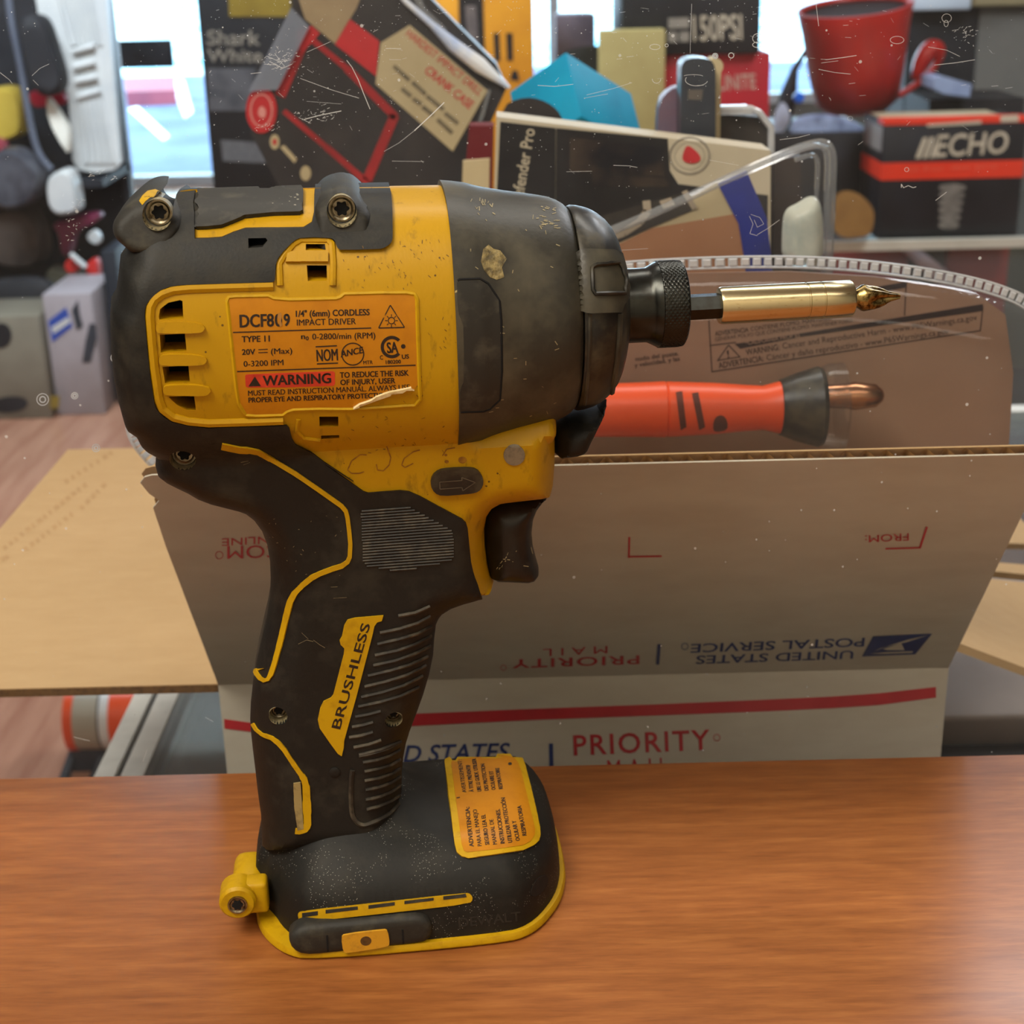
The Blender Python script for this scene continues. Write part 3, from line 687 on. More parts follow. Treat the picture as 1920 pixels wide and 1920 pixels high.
for k in range(8):
    t = math.pi * k / 4; x, y = LB(1586, 258)[0]; tx.append(px_line((x + 7.5 * math.cos(t), y + 7.5 * math.sin(t)), (x + 12 * math.cos(t), y + 12 * math.sin(t)), 1.6))
part('label_lettering', wrap(tx, 'label', .07), m_ink, lab, smooth=0)
part('warning_panel', inlay(LB(200,780, 215,768, 600,752, 1035,738, 1050,750, 1052,860, 1035,876, 600,890, 225,892, 205,880), 'label', .06, .1, 8), mat('red_print', (206, 62, 34), rough=.45, rgb2=(176, 44, 28), scale=200), lab)
wl_ = [LT('WARNING', 368, 872, 1012, 846, 92, bold=.035)]
wl_.append(px_poly(LB(232, 880, 292, 786, 350, 876)))
part('warning_lettering', wrap(wl_, 'label', .14), m_ink, lab, smooth=0)
part('torn_edge', inlay(LB(1210,1088, 1280,1040, 1400,1000, 1440,968, 1560,925, 1700,898, 1770,882, 1785,905, 1820,915, 1700,945, 1560,990, 1440,1012, 1300,1060), 'label', .9, .2, 5), mat('torn_white_paper', (226, 208, 160), rough=.7, rgb2=(200, 176, 120), scale=300), lab, label='curled white torn edge of the sticker')
part('scuff_mark', wrap([px_poly(LB(512,190, 540,180, 548,215, 540,262, 556,300, 530,318, 520,280, 526,240, 505,228))], 'label', .1), mat('grey_scuff', (170, 118, 50), rough=.8, rgb2=(116, 92, 54), scale=700), lab, smooth=0)

# nose cone, front ring, collar (all turned about the tool's axis)
def ur(x, y): p = at_w(x, y, 0); return (p.x, p.z - VA)
NOSE = [ur(*q) for q in ((828, 352), (850, 352.5), (875, 354.5), (895, 359), (915, 362), (950, 366), (980, 368.5), (1012, 372), (1030, 375), (1044, 380), (1056, 387), (1063, 394))]
nose0 = NOSE[0][0]
NOSE = [(u - nose0, r) for u, r in NOSE]
def nosefun(i, t, r, th):
    # trailing edge leans forward towards the bottom (theta measured around the axis)
    if i < 3:
        z = math.sin(th - math.pi / 2) if False else -math.cos(th) * 0
    return (t, r)
LEAN0 = at_w(855, 590, -31.5).x - nose0; LEAN1 = at_w(857, 780, -20).x - nose0
def nose_geo(extra=.5):
    g = Geo(); seg = 96; rows = []
    for i, (t, r) in enumerate([(0, NOSE[0][1] - 9)] + [(t, r + extra) for t, r in NOSE] + [(NOSE[-1][0], NOSE[-1][1] - 6)]):
        ring = []
        for k in range(seg):
            th = 2 * math.pi * k / seg; s = math.sin(th)
            lean = (LEAN0 * max(0, 1 - max(s, 0)) ** .8 + (LEAN1 - LEAN0) * max(0, -s)) * max(0, 1 - t / 20.0)
            lean += 3.0 * max(0, -s - .90) / .10 * max(0, 1 - t / 12)
            c = abs(math.cos(th)); f = max(0, 1 - t / 26.0)
            se = (((c / .985) ** 2.5 + abs(s) ** 2.5) ** (-1 / 2.5) + .022) * f + (1 - f)
            ring.append(Vector((nose0 + t + lean, -r * se * math.cos(th), VA + r * se * s)))
        rows.append(ring)
    return g.loft(rows)
part('nose_cone', nose_geo(), m_gray, bvh='nose', smooth=50)
ring_px = [(1065, 398), (1066, 389), (1072, 386), (1085, 387), (1100, 390.5), (1112, 395.5), (1122, 401.5), (1134, 411), (1145, 424), (1153, 440), (1160, 461), (1165, 480), (1168, 505), (1170, 530), (1171, 545)]
RG = [ur(*q) for q in ring_px]; u0 = RG[0][0]
part('front_ring', Geo().lathe([(u - u0, r) for u, r in RG], (u0, 0, VA), (1, 0, 0), seg=80), m_gloss, bvh='ring')
part('nose_pad', inlay(B(502,672, 516,660, 640,658, 680,682, 720,737, 750,777, 760,900, 765,1200, 755,1370, 700,1423, 665,1438, 522,1444, 520,1330, 530,1290, 542,1270, 544,1100, 540,930, 528,895, 514,865, 504,780), 'nose', .12, 1, 6), m_dpad)
gs = bead(B(506,660, 516,652, 640,648, 690,678, 735,745, 758,785, 768,900, 772,1200, 760,1375, 700,1432, 660,1446, 524,1450), 'nose', .32, -.3, 5, 5)
part('pad_groove', gs, m_blk)
part('pry_mark', inlay(B(660,470, 690,445, 720,470, 760,480, 800,530, 770,580, 785,640, 740,655, 700,640, 665,600, 645,545), 'nose', .12, .5, 4), mat('gouged_bright_plastic', (150, 134, 88), rough=.45, rgb2=(84, 74, 50), scale=520, lo=.4, hi=.62, bump=.8, bscale=900))
bk = B(1240,500, 1262,488, 1420,492, 1465,510, 1490,600, 1505,700, 1505,760, 1480,800, 1462,850, 1300,855, 1262,840, 1240,800, 1246,700, 1240,590)
bg_ = inlay(bk, 'ring', 1.6, 2.0, 5)
part('ring_clip', bg_, m_gray)
part('clip_window', bead(B(1300,600, 1320,582, 1440,570, 1460,600, 1475,660, 1475,740, 1320,745, 1305,720), 'ring', .5, 4.0, 6, 5, closed=True), m_gloss)
part('ring_groove', bead(B(1300,860, 1300,1000, 1290,1200, 1270,1400), 'ring', .5, 0, 6, 5), m_gray)
part('ring_groove', bead(B(1480,860, 1475,1000, 1460,1150, 1430,1330), 'ring', .8, 0, 6, 5), m_gray)
def marks(key, lines, w, rgb, rgb2, name, seedn=None):
    g = Geo()
    for a, b in lines:
        q = wrap([px_line(a, b, w * rn.uniform(.6, 1.3))], key, .08); g.add(q.v, q.f)
    part(name, g, mat(name + '_tone', rgb, rough=.6, rgb2=rgb2, scale=300), smooth=0)
rn = random.Random(5)
def strokes(n, x0, x1, y0, y1, L, a, sp):
    out = []
    for _ in range(n):
        x, y = rn.uniform(x0, x1), rn.uniform(y0, y1); l = rn.uniform(.4, 1) * L; t = rn.gauss(a, sp); out.append(((x, y), (x + l * math.cos(t), y + l * math.sin(t))))
    return out
marks('nose', strokes(34, 880, 1050, 380, 780, 9, .2, .9) + strokes(22, 1005, 1045, 385, 430, 9, .1, .3) + strokes(16, 885, 925, 370, 400, 8, 1.2, .5), 1.5, (150, 138, 104), (112, 104, 80), 'nose_scuffs')
marks('body', strokes(60, 745, 842, 440, 760, 7, 1.2, .6) + strokes(18, 640, 760, 460, 545, 7, .8, .6) + strokes(22, 640, 850, 780, 850, 8, .3, .5), 1.1, (98, 66, 12), (130, 92, 14), 'housing_scuffs')
marks('body', [(p[i], p[i + 1]) for p in (C(350,1240, 400,1215), C(400,1215, 440,1225), C(370,1172, 410,1210), C(440,1215, 480,1245), C(480,1245, 510,1262), C(545,898, 585,896), C(560,965, 640,960), C(5,150, 50,140), C(20,165, 60,150)) for i in range(len(p) - 1)] + strokes(26, 500, 640, 960, 1080, 4, .3, .9), 1.1, (120, 110, 84), (84, 78, 62), 'grip_scuffs')
# light foot below the nose
foot = S_(B(1090,1520, 1150,1470, 1250,1440, 1350,1425, 1400,1370, 1375,1440, 1345,1500, 1325,1540, 1300,1590, 1275,1645, 1245,1672, 1200,1685, 1105,1697, 1085,1690, 1080,1600))
def finf(T, R): return lambda P, grow=0: None
def mini(poly, T, R, step=1.1): return pillow(poly, lambda P, grow=0: T * prof(dist_line(P, poly) / R), step=step)
part('lamp_foot', mini(foot, 11, 4), m_grip)
trig = S_(C(1475,430, 1490,395, 1520,372, 1600,352, 1780,332, 1855,318, 1850,345, 1815,375, 1780,420, 1757,480, 1748,560, 1755,640, 1775,720, 1790,770, 1790,810, 1765,845, 1720,858, 1600,852, 1520,850, 1500,830, 1480,740, 1466,620, 1462,520))
TG = mini(trig, 8.0, 6); _BV['trig'] = BVHTree.FromPolygons(TG.v, TG.f)
part('trigger', TG, mat('trigger_black', (22, 21, 20), rough=.34, rgb2=(40, 38, 34), scale=200, lo=.5, hi=.8, rough2=.5))
marks('trig', [(C(x0, y0)[0], C(x1, y1)[0]) for x0, y0, x1, y1 in ((1540, 790, 1575, 740), (1555, 792, 1600, 715), (1570, 780, 1610, 690), (1590, 745, 1660, 680), (1560, 755, 1640, 745), (1580, 730, 1620, 735), (1700, 770, 1730, 775), (1745, 660, 1755, 700))], 1.3, (150, 140, 108), (112, 104, 80), 'trigger_scuffs')
# forward and reverse button with an arrow, round button
btn = C(1140,275, 1150,225, 1190,190, 1250,180, 1370,175, 1420,185, 1450,220, 1460,260, 1445,300, 1410,322, 1340,330, 1210,340, 1165,322)
fb = part('direction_button', inlay(smoothloop(btn, 1), KB, 1.2, 2, 4), m_gloss)
_g = inlay(smoothloop(btn, 1), KB, 1.2, 2, 4); _BV['btn'] = BVHTree.FromPolygons(_g.v, _g.f)
arw = C(1198,268, 1332,258, 1330,240, 1412,270, 1336,320, 1332,300, 1200,310)
ga = Geo()
for i in range(len(arw)):
    q = px_line(arw[i], arw[(i + 1) % len(arw)], 1.7); ga2 = wrap([q], 'btn', .1); ga.add(ga2.v, ga2.f)
part('arrow_mark', ga, mat('grey_edge', (92, 84, 70), rough=.6, rgb2=(70, 64, 54), scale=300), fb, smooth=0)
part('lock_pin', inlay(px_disc(*C(1645,105)[0], 20, 19)[0], KB, .35, 2, 4), mat('dull_grey_pin', (128, 116, 96), rough=.5, rgb2=(96, 88, 76), scale=500))
ink2 = mat('faded_marker', (128, 84, 14), rough=.7, rgb2=(170, 120, 14), scale=400)
gm = Geo()
for ln in (C(760,105, 720,103, 670,140, 645,195, 670,215, 715,215, 745,205), C(880,50, 905,120, 895,165, 860,200, 825,195, 818,160), C(1080,75, 1040,85, 985,125, 970,165, 990,180, 1040,155), C(1215,110, 1240,70, 1290,62)):
    for i in range(len(ln) - 1):
        q = wrap([px_line(ln[i], ln[i + 1], 2.2)], KB, .1); gm.add(q.v, q.f)
for c, r in ((C(1240,145)[0], 4), (C(1235,105)[0], 3), (C(1335,135)[0], 8)): q = wrap([px_disc(*c, r, r * .8, 14)], KB, .1); gm.add(q.v, q.f)
part('marker_scrawl', gm, ink2, smooth=0)

# chuck: neck, knurled collar
CX0 = at_w(1166, 582, 0).x
ch = part('collar_neck', Geo().lathe([(0, 6), (0, 9.4), (6, 9.4), (7.0, 9.9), (8.5, 10.7), (10, 10.9)], (CX0, 0, VA), (1, 0, 0), seg=56), m_dsteel)
def knurl(i, t, r, th):
    k = 46
    return (t, r + .32 * max(abs(math.sin(th * k / 2 + t * 2.9)), abs(math.sin(th * k / 2 - t * 2.9))) ** 3 if 0 < i < 25 else r)
kp = [(8.5, 9.8)] + [(8.9 + i * .27, 10.7 - .035 * max(0, i - 18)) for i in range(24)] + [(15.6, 10.0), (15.9, 8.5), (15.9, 4.4), (14, 4.4)]
part('knurled_ring', Geo().lathe(kp, (CX0, 0, VA), (1, 0, 0), seg=276, rfun=knurl), m_dsteel, smooth=60)

# ------------------------------------------------------------------ bit holder in the chuck
UB = at_w(1284, 577, 0)
bh = thing('bit_holder', 'brass coloured magnetic bit holder plugged into the chuck of the power tool', 'bit holder', (TO.x + UB.x * _c, TO.y + UB.x * _s, UB.z - 3), YAW)
def toolpart(name, g, m, par, smooth=35):
    Mi = WM[bh.name].inverted() @ WM[driver.name]
    o = obj(name, [(Mi @ (Vector(v) * MM)) / MM for v in g.v], g.f, m, par, smooth=smooth, local=True); return o
AXB = Vector((1, 0, .006)).normalized()
P0 = Vector((UB.x - 8, 0, UB.z)); s1 = at_w(1351, 573, 0).x - P0.x; s2 = at_w(1597, 565, 0).x - P0.x; s3 = at_w(1688, 562, 0).x - P0.x
toolpart('hex_shank', Geo().lathe([(0, 3.4), (s1 + 1, 3.4)], P0, AXB, seg=6), m_dsteel, bh, smooth=20)
toolpart('sleeve', Geo().lathe([(s1 - .6, 3.6), (s1 - .4, 4.5), (s1 + .3, 4.75), (s1 + 22, 4.75), (s1 + 22.1, 4.6), (s1 + 22.5, 4.6), (s1 + 22.6, 4.75), (s1 + 26, 4.75), (s1 + 26.1, 4.6), (s1 + 26.4, 4.6), (s1 + 26.5, 4.75), (s2 - .6, 4.75), (s2 - .1, 4.4), (s2, 3.2)], P0, AXB, seg=56), m_brass, bh)
def flute(i, t, r, th):
    if i < 5: return (t, r)
    f = min(1, (i - 4) / 3.0)
    c = abs(math.cos(2 * (th + .62))) ** 1.5
    return (t, r * (1 - .55 * f * (1 - c)))
ts = s2 - 1; tl = s3 - ts
toolpart('phillips_tip', Geo().lathe([(ts, 2.6), (ts + 1.5, 2.3), (ts + 2.2, 2.4), (ts + 3.5, 3.3), (ts + 4.2, 3.45), (ts + 5.2, 3.4), (ts + 6.5, 3.25), (ts + 8, 2.9), (ts + 9.5, 2.3), (ts + 10.8, 1.5), (s3 - .2, .75), (s3, .2)], P0, AXB, seg=48, rfun=flute), mat('worn_gold_bit', (168, 146, 92), rough=.3, metal=1, rgb2=(70, 54, 30), scale=600, lo=.42, hi=.62), bh)

# ------------------------------------------------------------------ battery base
OUT = smoothloop([(-46.5, -13), (-44, -23), (-38, -31.5), (-31, -35), (20, -35.2), (29, -32.5), (37, -22), (41, -11), (42.3, 2), (42, 22), (38.5, 31), (31, 35), (-33, 35), (-42, 30), (-46.5, 18)], 2)
def offs(poly, d):
    q = np.array([p[:2] for p in poly], float); n = len(q); out = []
    for i in range(n):
        t = q[(i + 1) % n] - q[i - 1]; t /= np.linalg.norm(t); out.append(tuple(q[i] + np.array([-t[1], t[0]]) * d))
    return out
yring = lambda d, z: [Vector((x, y, z)) for x, y in offs(OUT, d)]
part('battery_plate', Geo().loft([yring(1.2, 0), yring(.3, .4), yring(0, .9), yring(0.1, 1.9), yring(.5, 2.7), yring(2.5, 3)]), m_yel2, bvh='plate')
DK = offs(OUT, 1.6)
DK = [(x - 1.6 * (x < -40 and y > -12) + 2.2 * max(0, -x - 26) / 14 * max(0, min(1, (-y - 12) / 8)), y + 2.6 * max(0, min(1, (-x - 24) / 12)) * (y < -12)) for x, y in DK]
def deck(P):
    P = np.asarray(P, float); d = dist_line(P, DK)
    z = 1.5 + 8.5 * prof(d / 1.8) + 15.5 * prof(d / 15) ** 1.3
    e = np.hypot((P[:, 0] + 16) / 21.0, P[:, 1] / 17.0); z += 9 * np.clip(1.6 - e, 0, 1) ** 2
    return z
V, Fc, bd = tri2d(DK, (), 1.8, (.12, .4, .9, 1.6), edge=1.3)
zz = deck(V); k = len(V)
part('battery_base', Geo().add([(V[i][0], V[i][1], zz[i]) for i in range(k)] + [(V[i][0], V[i][1], 1.0) for i in range(k)], [list(f) for f in Fc] + [[i + k for i in f][::-1] for f in Fc] + [(b, a, a + k, b + k) for a, b in bd]), m_base, bvh='base', smooth=60)
KD = 'base'
frame = BL(105,230, 120,200, 210,165, 600,115, 850,88, 1000,92, 1130,125, 1210,185, 1250,290, 1330,600, 1400,900, 1455,1180, 1462,1280, 1440,1360, 1370,1430, 1220,1500, 800,1565, 450,1612, 350,1590, 280,1530, 250,1420, 190,960, 150,700)
part('label_frame', inlay(frame, KD, .7, 1.2, 6), m_yel2, bvh='frame')
stk = BL(200,225, 230,195, 620,150, 850,125, 1000,130, 1110,165, 1160,230, 1200,330, 1290,700, 1350,950, 1405,1180, 1400,1270, 1340,1360, 1230,1420, 800,1480, 440,1520, 385,1500, 350,1400, 300,1000, 250,640)
sl = part('warning_label', inlay(stk, 'frame', .12, .3, 6), m_orange, bvh='stk')
bt = lambda s, x0, y0, x1, y1, h: px_text(s, BL(x0, y0)[0], BL(x1, y1)[0], h * 250 / 1920, up=(-.99, .12), bold=.02, heavy=True)
tl_ = [bt('ADVERTENCIA:', 525, 1440, 460, 870, 62), bt('PARA EL MANEJO', 640, 1430, 570, 905, 60), bt('SEGURO LEA EL', 750, 1412, 690, 975, 60), bt('MANUAL DE', 860, 1405, 805, 1045, 60), bt('INSTRUCCIONES.', 970, 1395, 900, 900, 60), bt('UTILIZAR PROTECCIÓN', 1080, 1380, 975, 735, 60), bt('OCULAR Y', 1190, 1355, 1130, 1065, 60), bt('RESPIRATORIA', 1285, 1280, 1205, 850, 60),
       bt('AVERTISSEMENT:', 420, 660, 350, 190, 60), bt('À TITRE PRÉVENTIF', 525, 650, 470, 262, 58), bt('LIRE LE GUIDE. UTILISER', 635, 645, 555, 172, 58), bt('DES PROTECTION', 740, 632, 680, 248, 58), bt('OCULAIRE ET', 840, 622, 800, 352, 58), bt('RESPIRATOIRE', 945, 610, 890, 305, 58),
       px_disc(*BL(1046, 248)[0], 3.6, 2.8, 14), px_line(BL(275, 740)[0], BL(325, 732)[0], 2)]
part('label_lettering', wrap(tl_, 'stk', .07), m_ink, sl, smooth=0)
# slot, latch and moulded lettering on the near side
slot = smoothloop(D(468,1022, 480,1008, 900,962, 1330,915, 1352,922, 1362,945, 1345,968, 1000,1008, 500,1062, 475,1055), 1)
sr = part('slot_rim', inlay(slot, KD, .5, 1, 5), m_yel2)
_g = inlay(slot, KD, .5, 1, 5); _BV['slot'] = BVHTree.FromPolygons(_g.v, _g.f)
gs = Geo()
for q in (D(485,1020, 565,1010, 565,1030, 485,1042), D(605,1004, 770,986, 770,1002, 605,1022), D(825,980, 960,964, 960,980, 825,998), D(1010,958, 1160,941, 1160,955, 1010,974), D(1210,934, 1325,921, 1330,938, 1210,952)):
    w = inlay(q, 'slot', .12, .2, 5); gs.add(w.v, w.f)
part('slot_openings', gs, m_rub, sr, smooth=0)
lat = smoothloop(D(412,1160, 425,1115, 480,1075, 560,1062, 800,1038, 1050,1012, 1120,1020, 1155,1055, 1158,1105, 1140,1155, 1095,1180, 900,1198, 600,1234, 490,1240, 432,1212), 1)
LW = -32.9
lp = [(p.x, max(.7, p.z)) for p in (at_w(x, y + 7 * max(0, min(1, (1770 - y) / 40)), LW - 1.5) for x, y in lat)]
V, Fc, bd = tri2d(lp, (), 1.2, (.15, .4, .9), edge=.8)
dd = dist_line(V, lp); k = len(V)
la = part('belt_clip_mount', Geo().add([(v[0], LW - 2.4 * float(prof(q / 2.2)), v[1]) for v, q in zip(V, dd)] + [(v[0], LW + 3, v[1]) for v in V], [list(f) for f in Fc] + [[i + k for i in f][::-1] for f in Fc] + [(b, a, a + k, b + k) for a, b in bd]), m_rub, bvh='latch', smooth=60)
ww = LW - 2.4
pp = [at_w(x, y, ww) for x, y in smoothloop(D(685,1140, 700,1125, 905,1100, 925,1106, 935,1174, 920,1188, 715,1220, 695,1214), 1)]
pl = part('clip_plate', Geo().prism([(p.x, ww + .4, p.z) for p in pp], (0, -1.0, 0)), mat('faded_yellow_plastic', (206, 152, 34), rough=.6, rgb2=(150, 106, 34), scale=260, lo=.5, hi=.8), la, smooth=0)
pc_ = at_w(*D(812,1164)[0], ww - .6)
part('clip_hole', Geo().lathe([(0, .1), (0, 1.45), (.3, 1.5), (.3, .1)], (pc_.x, ww - .64, pc_.z), (0, 1, 0), seg=20), mat('hole_shade', (96, 66, 24), rough=.8, rgb2=(60, 42, 20), scale=400), la)
part('mount_notch', inlay(px_line(D(612,1135)[0], D(617,1218)[0], 3.4)[0], 'latch', .1, .3, 4), m_blk, la, smooth=0)
part('mount_notch', inlay(px_line(D(1000,1105)[0], D(1005,1178)[0], 3.4)[0], 'latch', .1, .3, 4), m_blk, la, smooth=0)
part('corner_hole', inlay(smoothloop(D(1658,905, 1690,838, 1740,822, 1752,850, 1730,905, 1682,940, 1660,930), 2), KD, .15, .5, 3), mat('hole_dark_brown', (30, 20, 12), rough=.9, rgb2=(22, 16, 12), scale=300), smooth=0)
part('moulded_lettering', wrap([px_text('DEWALT', D(1290,1092)[0], D(1610,1058)[0], 17, bold=.03)], KD, .12), m_rub, smooth=0)
# yellow lugs with a screw on the rear side
def lug(c, r, w0, w1, seg=24): return Geo().lathe([(0, r * .86), (.8, r), (w1 - w0 - .8, r), (w1 - w0, r * .86)], (c[0], w0, c[1]), (0, 1, 0), seg=seg)
q = at_w(*D(152, 975)[0], -22)
g = lug((q.x, q.z), 5.0, -22, -14); g.rbox((q.x - 1, -20, q.z - 5.2), (9, 0, 0), (0, 6, 0), (0, 0, 9.5), r=1.2)
q2 = at_w(*D(150, 790)[0], -8)
g.rbox((q2.x - 1.6, -14, 1.0), (9, 0, 0), (0, 17, 0), (0, 0, 11.5), r=3.2)
part('hook_lug', g, m_yel2)
screw(Vector((q.x, -22.3, q.z)), 2.6)

# ------------------------------------------------------------------ clear acrylic screen behind the counter
m_acryl = clear_mat('scratched_acrylic', tint=(0.97, 0.98, 0.99), haze=0.010, gloss=0.07, rough=0.02, specks=True, fmax=0.25)
m_scr = mat('scratch_white', (225, 230, 235), rough=.6, rgb2=(200, 206, 214), scale=50)
sc = thing('acrylic_screen', 'tall clear acrylic screen with scratches and specks standing behind the wooden counter', 'screen', (0, 68, -170))
Geo().box(-800, 800, 66, 70, -170, 420).build('acrylic_sheet', m_acryl, sc, smooth=0)
gs = Geo(); SY = 65.9
def scratch(line, w=1.6):
    w *= .137 * .46
    P = [onY(x, y, SY) for x, y in line]
    for i in range(len(P) - 1):
        t = (P[i + 1] - P[i]).normalized(); n = Vector((-t.z, 0, t.x)) * w / 2
        gs.add([P[i] + n, P[i + 1] + n, P[i + 1] - n, P[i] - n], [(0, 1, 2, 3)])
def loop_(cx, cy, rx, ry, w=1.5, a0=0, a1=6.28, n=14):
    scratch([(cx + rx * math.cos(a0 + (a1 - a0) * i / n), cy + ry * math.sin(a0 + (a1 - a0) * i / n)) for i in range(n + 1)], w)
for ln, w in (([(650, 113), (660, 126), (672, 150), (682, 176), (694, 205)], 2.6), ([(833, 192), (805, 219), (777, 245)], 4), ([(777, 245), (748, 268), (720, 284)], 1.4), ([(563, 147), (620, 168), (673, 184)], 1.6), ([(620, 78), (575, 98)], 1.3),
              ([(500, 105), (525, 116), (545, 112)], 1.5), ([(505, 115), (530, 128), (548, 120)], 1.8), ([(515, 100), (533, 124)], 1.4), ([(495, 120), (520, 122)], 1.2), ([(470, 138), (490, 136)], 1.6), ([(723, 91), (752, 91)], 1.6), ([(730, 112), (752, 112)], 1.2),
              ([(1549, 112), (1580, 108), (1606, 104)], 2.0), ([(1535, 130), (1565, 136), (1595, 139)], 1.6), ([(1540, 118), (1572, 114)], 1.2), ([(1530, 6), (1535, 49)], 1.6), ([(1752, 122), (1790, 118), (1828, 112)], 1.8), ([(1740, 88), (1775, 94), (1800, 106)], 1.3), ([(1754, 376), (1775, 360)], 2), ([(1297, 7), (1295, 60), (1294, 100)], 1.2),
              ([(1008, 160), (1040, 162), (1075, 158)], 1.6), ([(1100, 178), (1150, 166), (1185, 155)], 1.3), ([(1095, 184), (1140, 176)], 1.1), ([(1462, 262), (1495, 258), (1519, 252)], 1.5), ([(1420, 440), (1440, 428), (1462, 412)], 1.6), ([(1150, 310), (1180, 311), (1195, 314)], 1.6), ([(1062, 322), (1110, 321)], 1.2),
              ([(1405, 405), (1412, 420), (1406, 438), (1420, 442)], 1.5), ([(1408, 402), (1425, 408), (1432, 420), (1420, 426), (1414, 412)], 1.4), ([(1690, 345), (1694, 352), (1703, 348), (1712, 352), (1718, 350)], 2.2), ([(1690, 345), (1690, 352)], 2.5),
              ([(138, 1382), (168, 1389)], 2.2), ([(268, 1428), (276, 1405)], 1.5), ([(385, 1345), (400, 1353)], 1.6), ([(95, 225), (106, 236), (112, 239)], 2.0), ([(100, 250), (112, 243)], 1.2), ([(60, 142), (75, 128), (92, 120)], 1.2), ([(62, 150), (72, 160)], 1.2), ([(0, 136), (18, 150), (23, 157)], 1.6), ([(1330, 300), (1385, 310)], 1.1), ([(570, 224), (600, 216), (640, 208)], 3.0), ([(560, 220), (580, 230)], 1.6), ([(575, 190), (640, 195)], 1.0), ([(735, 302), (795, 303)], 1.3), ([(1152, 470), (1215, 466)], 1.1)):
    scratch(ln, w)
loop_(1421, 72, 10, 9, 2.4); loop_(1420, 84, 9, 5, 2.4); loop_(1424, 74, 4, 4, 2); loop_(1228, 88, 10, 5, 1.6); loop_(1250, 85, 3, 3, 2); loop_(1306, 150, 21, 11, 1.8, .2, 3.6); loop_(1300, 143, 18, 3, 1.4, 3.4, 6.2); loop_(1231, 148, 8, 8, 1.6, 0, 3.14); loop_(1775, 34, 9, 8, 1.4); loop_(1774, 44, 4, 6, 1.4); loop_(1682, 75, 13, 7, 1.6); loop_(1594, 222, 5, 4, 1.2); loop_(1371, 104, 5, 5, 3); loop_(1700, 318, 4, 4, 1.6)
rnd = random.Random(11)
for k in range(110):
    x = rnd.uniform(380, 1900); y = abs(rnd.gauss(0, 150)); a = rnd.choice([0, .1, -.2, .8, 2.4]) + rnd.uniform(-.3, .3); L = rnd.uniform(3, 14)
    scratch([(x, y), (x + L * math.cos(a), y + L * math.sin(a))], rnd.uniform(.5, 1.2))
for k in range(900):
    x = rnd.uniform(0, 1920) if rnd.random() < .5 else rnd.uniform(380, 1500); y = abs(rnd.gauss(0, 190)); q = rnd.uniform(.25, .95) * (1.7 if rnd.random() < .08 else 1); a = rnd.uniform(0, 3)
    P = [onY(x + q * math.cos(a + t), y + q * math.sin(a + t), SY) for t in (0, 1.57, 3.14, 4.71)]; gs.add(P, [(0, 1, 2, 3)])
for cx, cy, sx_, sy_, n_ in ((525, 112, 22, 12, 60), (590, 215, 20, 8, 50), (500, 238, 10, 6, 24), (1810, 66, 8, 8, 30), (180, 330, 20, 6, 24), (140, 420, 16, 30, 40)):
    for k in range(n_):
        x, y = rnd.gauss(cx, sx_), rnd.gauss(cy, sy_); L = rnd.uniform(1, 6); a = rnd.gauss(-.3, .5); scratch([(x, y), (x + L * math.cos(a), y + L * math.sin(a))], rnd.uniform(.8, 1.8))
gs.build('scratches', m_scr, sc, smooth=0)['kind'] = 'stuff'
gr = Geo()
for cx, cy, r in ((80, 749, 11), (180, 840, 7), (216, 671, 8), (140, 742, 6), (1341, 105, 5)):
    for q, w in ((r, 1.6), (r * .5, 2.2)):
        vs, fs = px_ring(cx, cy, q, w, n=18); gr.add([onY(x, y, SY) for x, y in vs], fs)
gr.build('dried_drops', mat('dried_residue', (196, 204, 214), rough=.7, rgb2=(170, 180, 190), scale=90), sc, smooth=0)['kind'] = 'stuff'

# ------------------------------------------------------------------ glass display case under the box
GX0, GY0, GY1, GZ = -232.0, 66.0, 980.0, -170.0
m_alu = mat('brushed_aluminium', (232, 236, 234), rough=.5, metal=0, rgb2=(216, 220, 218), scale=60)
m_cglass = clear_mat('case_glass', tint=(0.82, 0.88, 0.86), haze=0.16, gloss=1.0, rough=.04, haze_rgb=(150, 158, 172))
m_fglass = clear_mat('far_case_glass', tint=(0.9, 0.95, 0.93), haze=0.05, gloss=.7, rough=.04)
gc = thing('glass_display_case', 'glass topped shop display case with aluminium edge under the open mailing box', 'display case', (240, 520, FLOOR_Z))
Geo().box(GX0 + 24, 900, GY0, GY1, GZ - 8, GZ).build('glass_top', m_cglass, gc, smooth=0)
g = Geo()
g.box(GX0, GX0 + 11, GY0, GY1, GZ - 22, GZ + 1); g.box(GX0 + 14.5, GX0 + 27, GY0, GY1, GZ - 22, GZ + 1); Geo().box(GX0 + 10.8, GX0 + 14.7, GY0, GY1, GZ - 22, GZ - 3).build('frame_groove', m_dark, gc, smooth=0)
g.box(GX0, 900, GY1, GY1 + 20, GZ - 22, GZ + 1)
for yy in (GY0, GY1 - 4): g.box(GX0, GX0 + 22, yy, yy + 22, FLOOR_Z, GZ - 22)
g.build('metal_frame', m_alu, gc, smooth=0)
Geo().box(GX0 + 4, GX0 + 9, GY0 + 22, GY1 - 4, FLOOR_Z + 60, GZ - 22).build('side_glass', m_cglass, gc, smooth=0)
Geo().box(GX0 + 10, 900, GY0, GY1, -430, -420).build('shelf', mat('pale_grey_shelf', (120, 122, 130), rough=.6, rgb2=(98, 100, 110), scale=6), gc, smooth=0)
Geo().box(GX0, 900, GY0, GY1 + 20, FLOOR_Z, FLOOR_Z + 60).build('plinth', m_dark, gc, smooth=0)
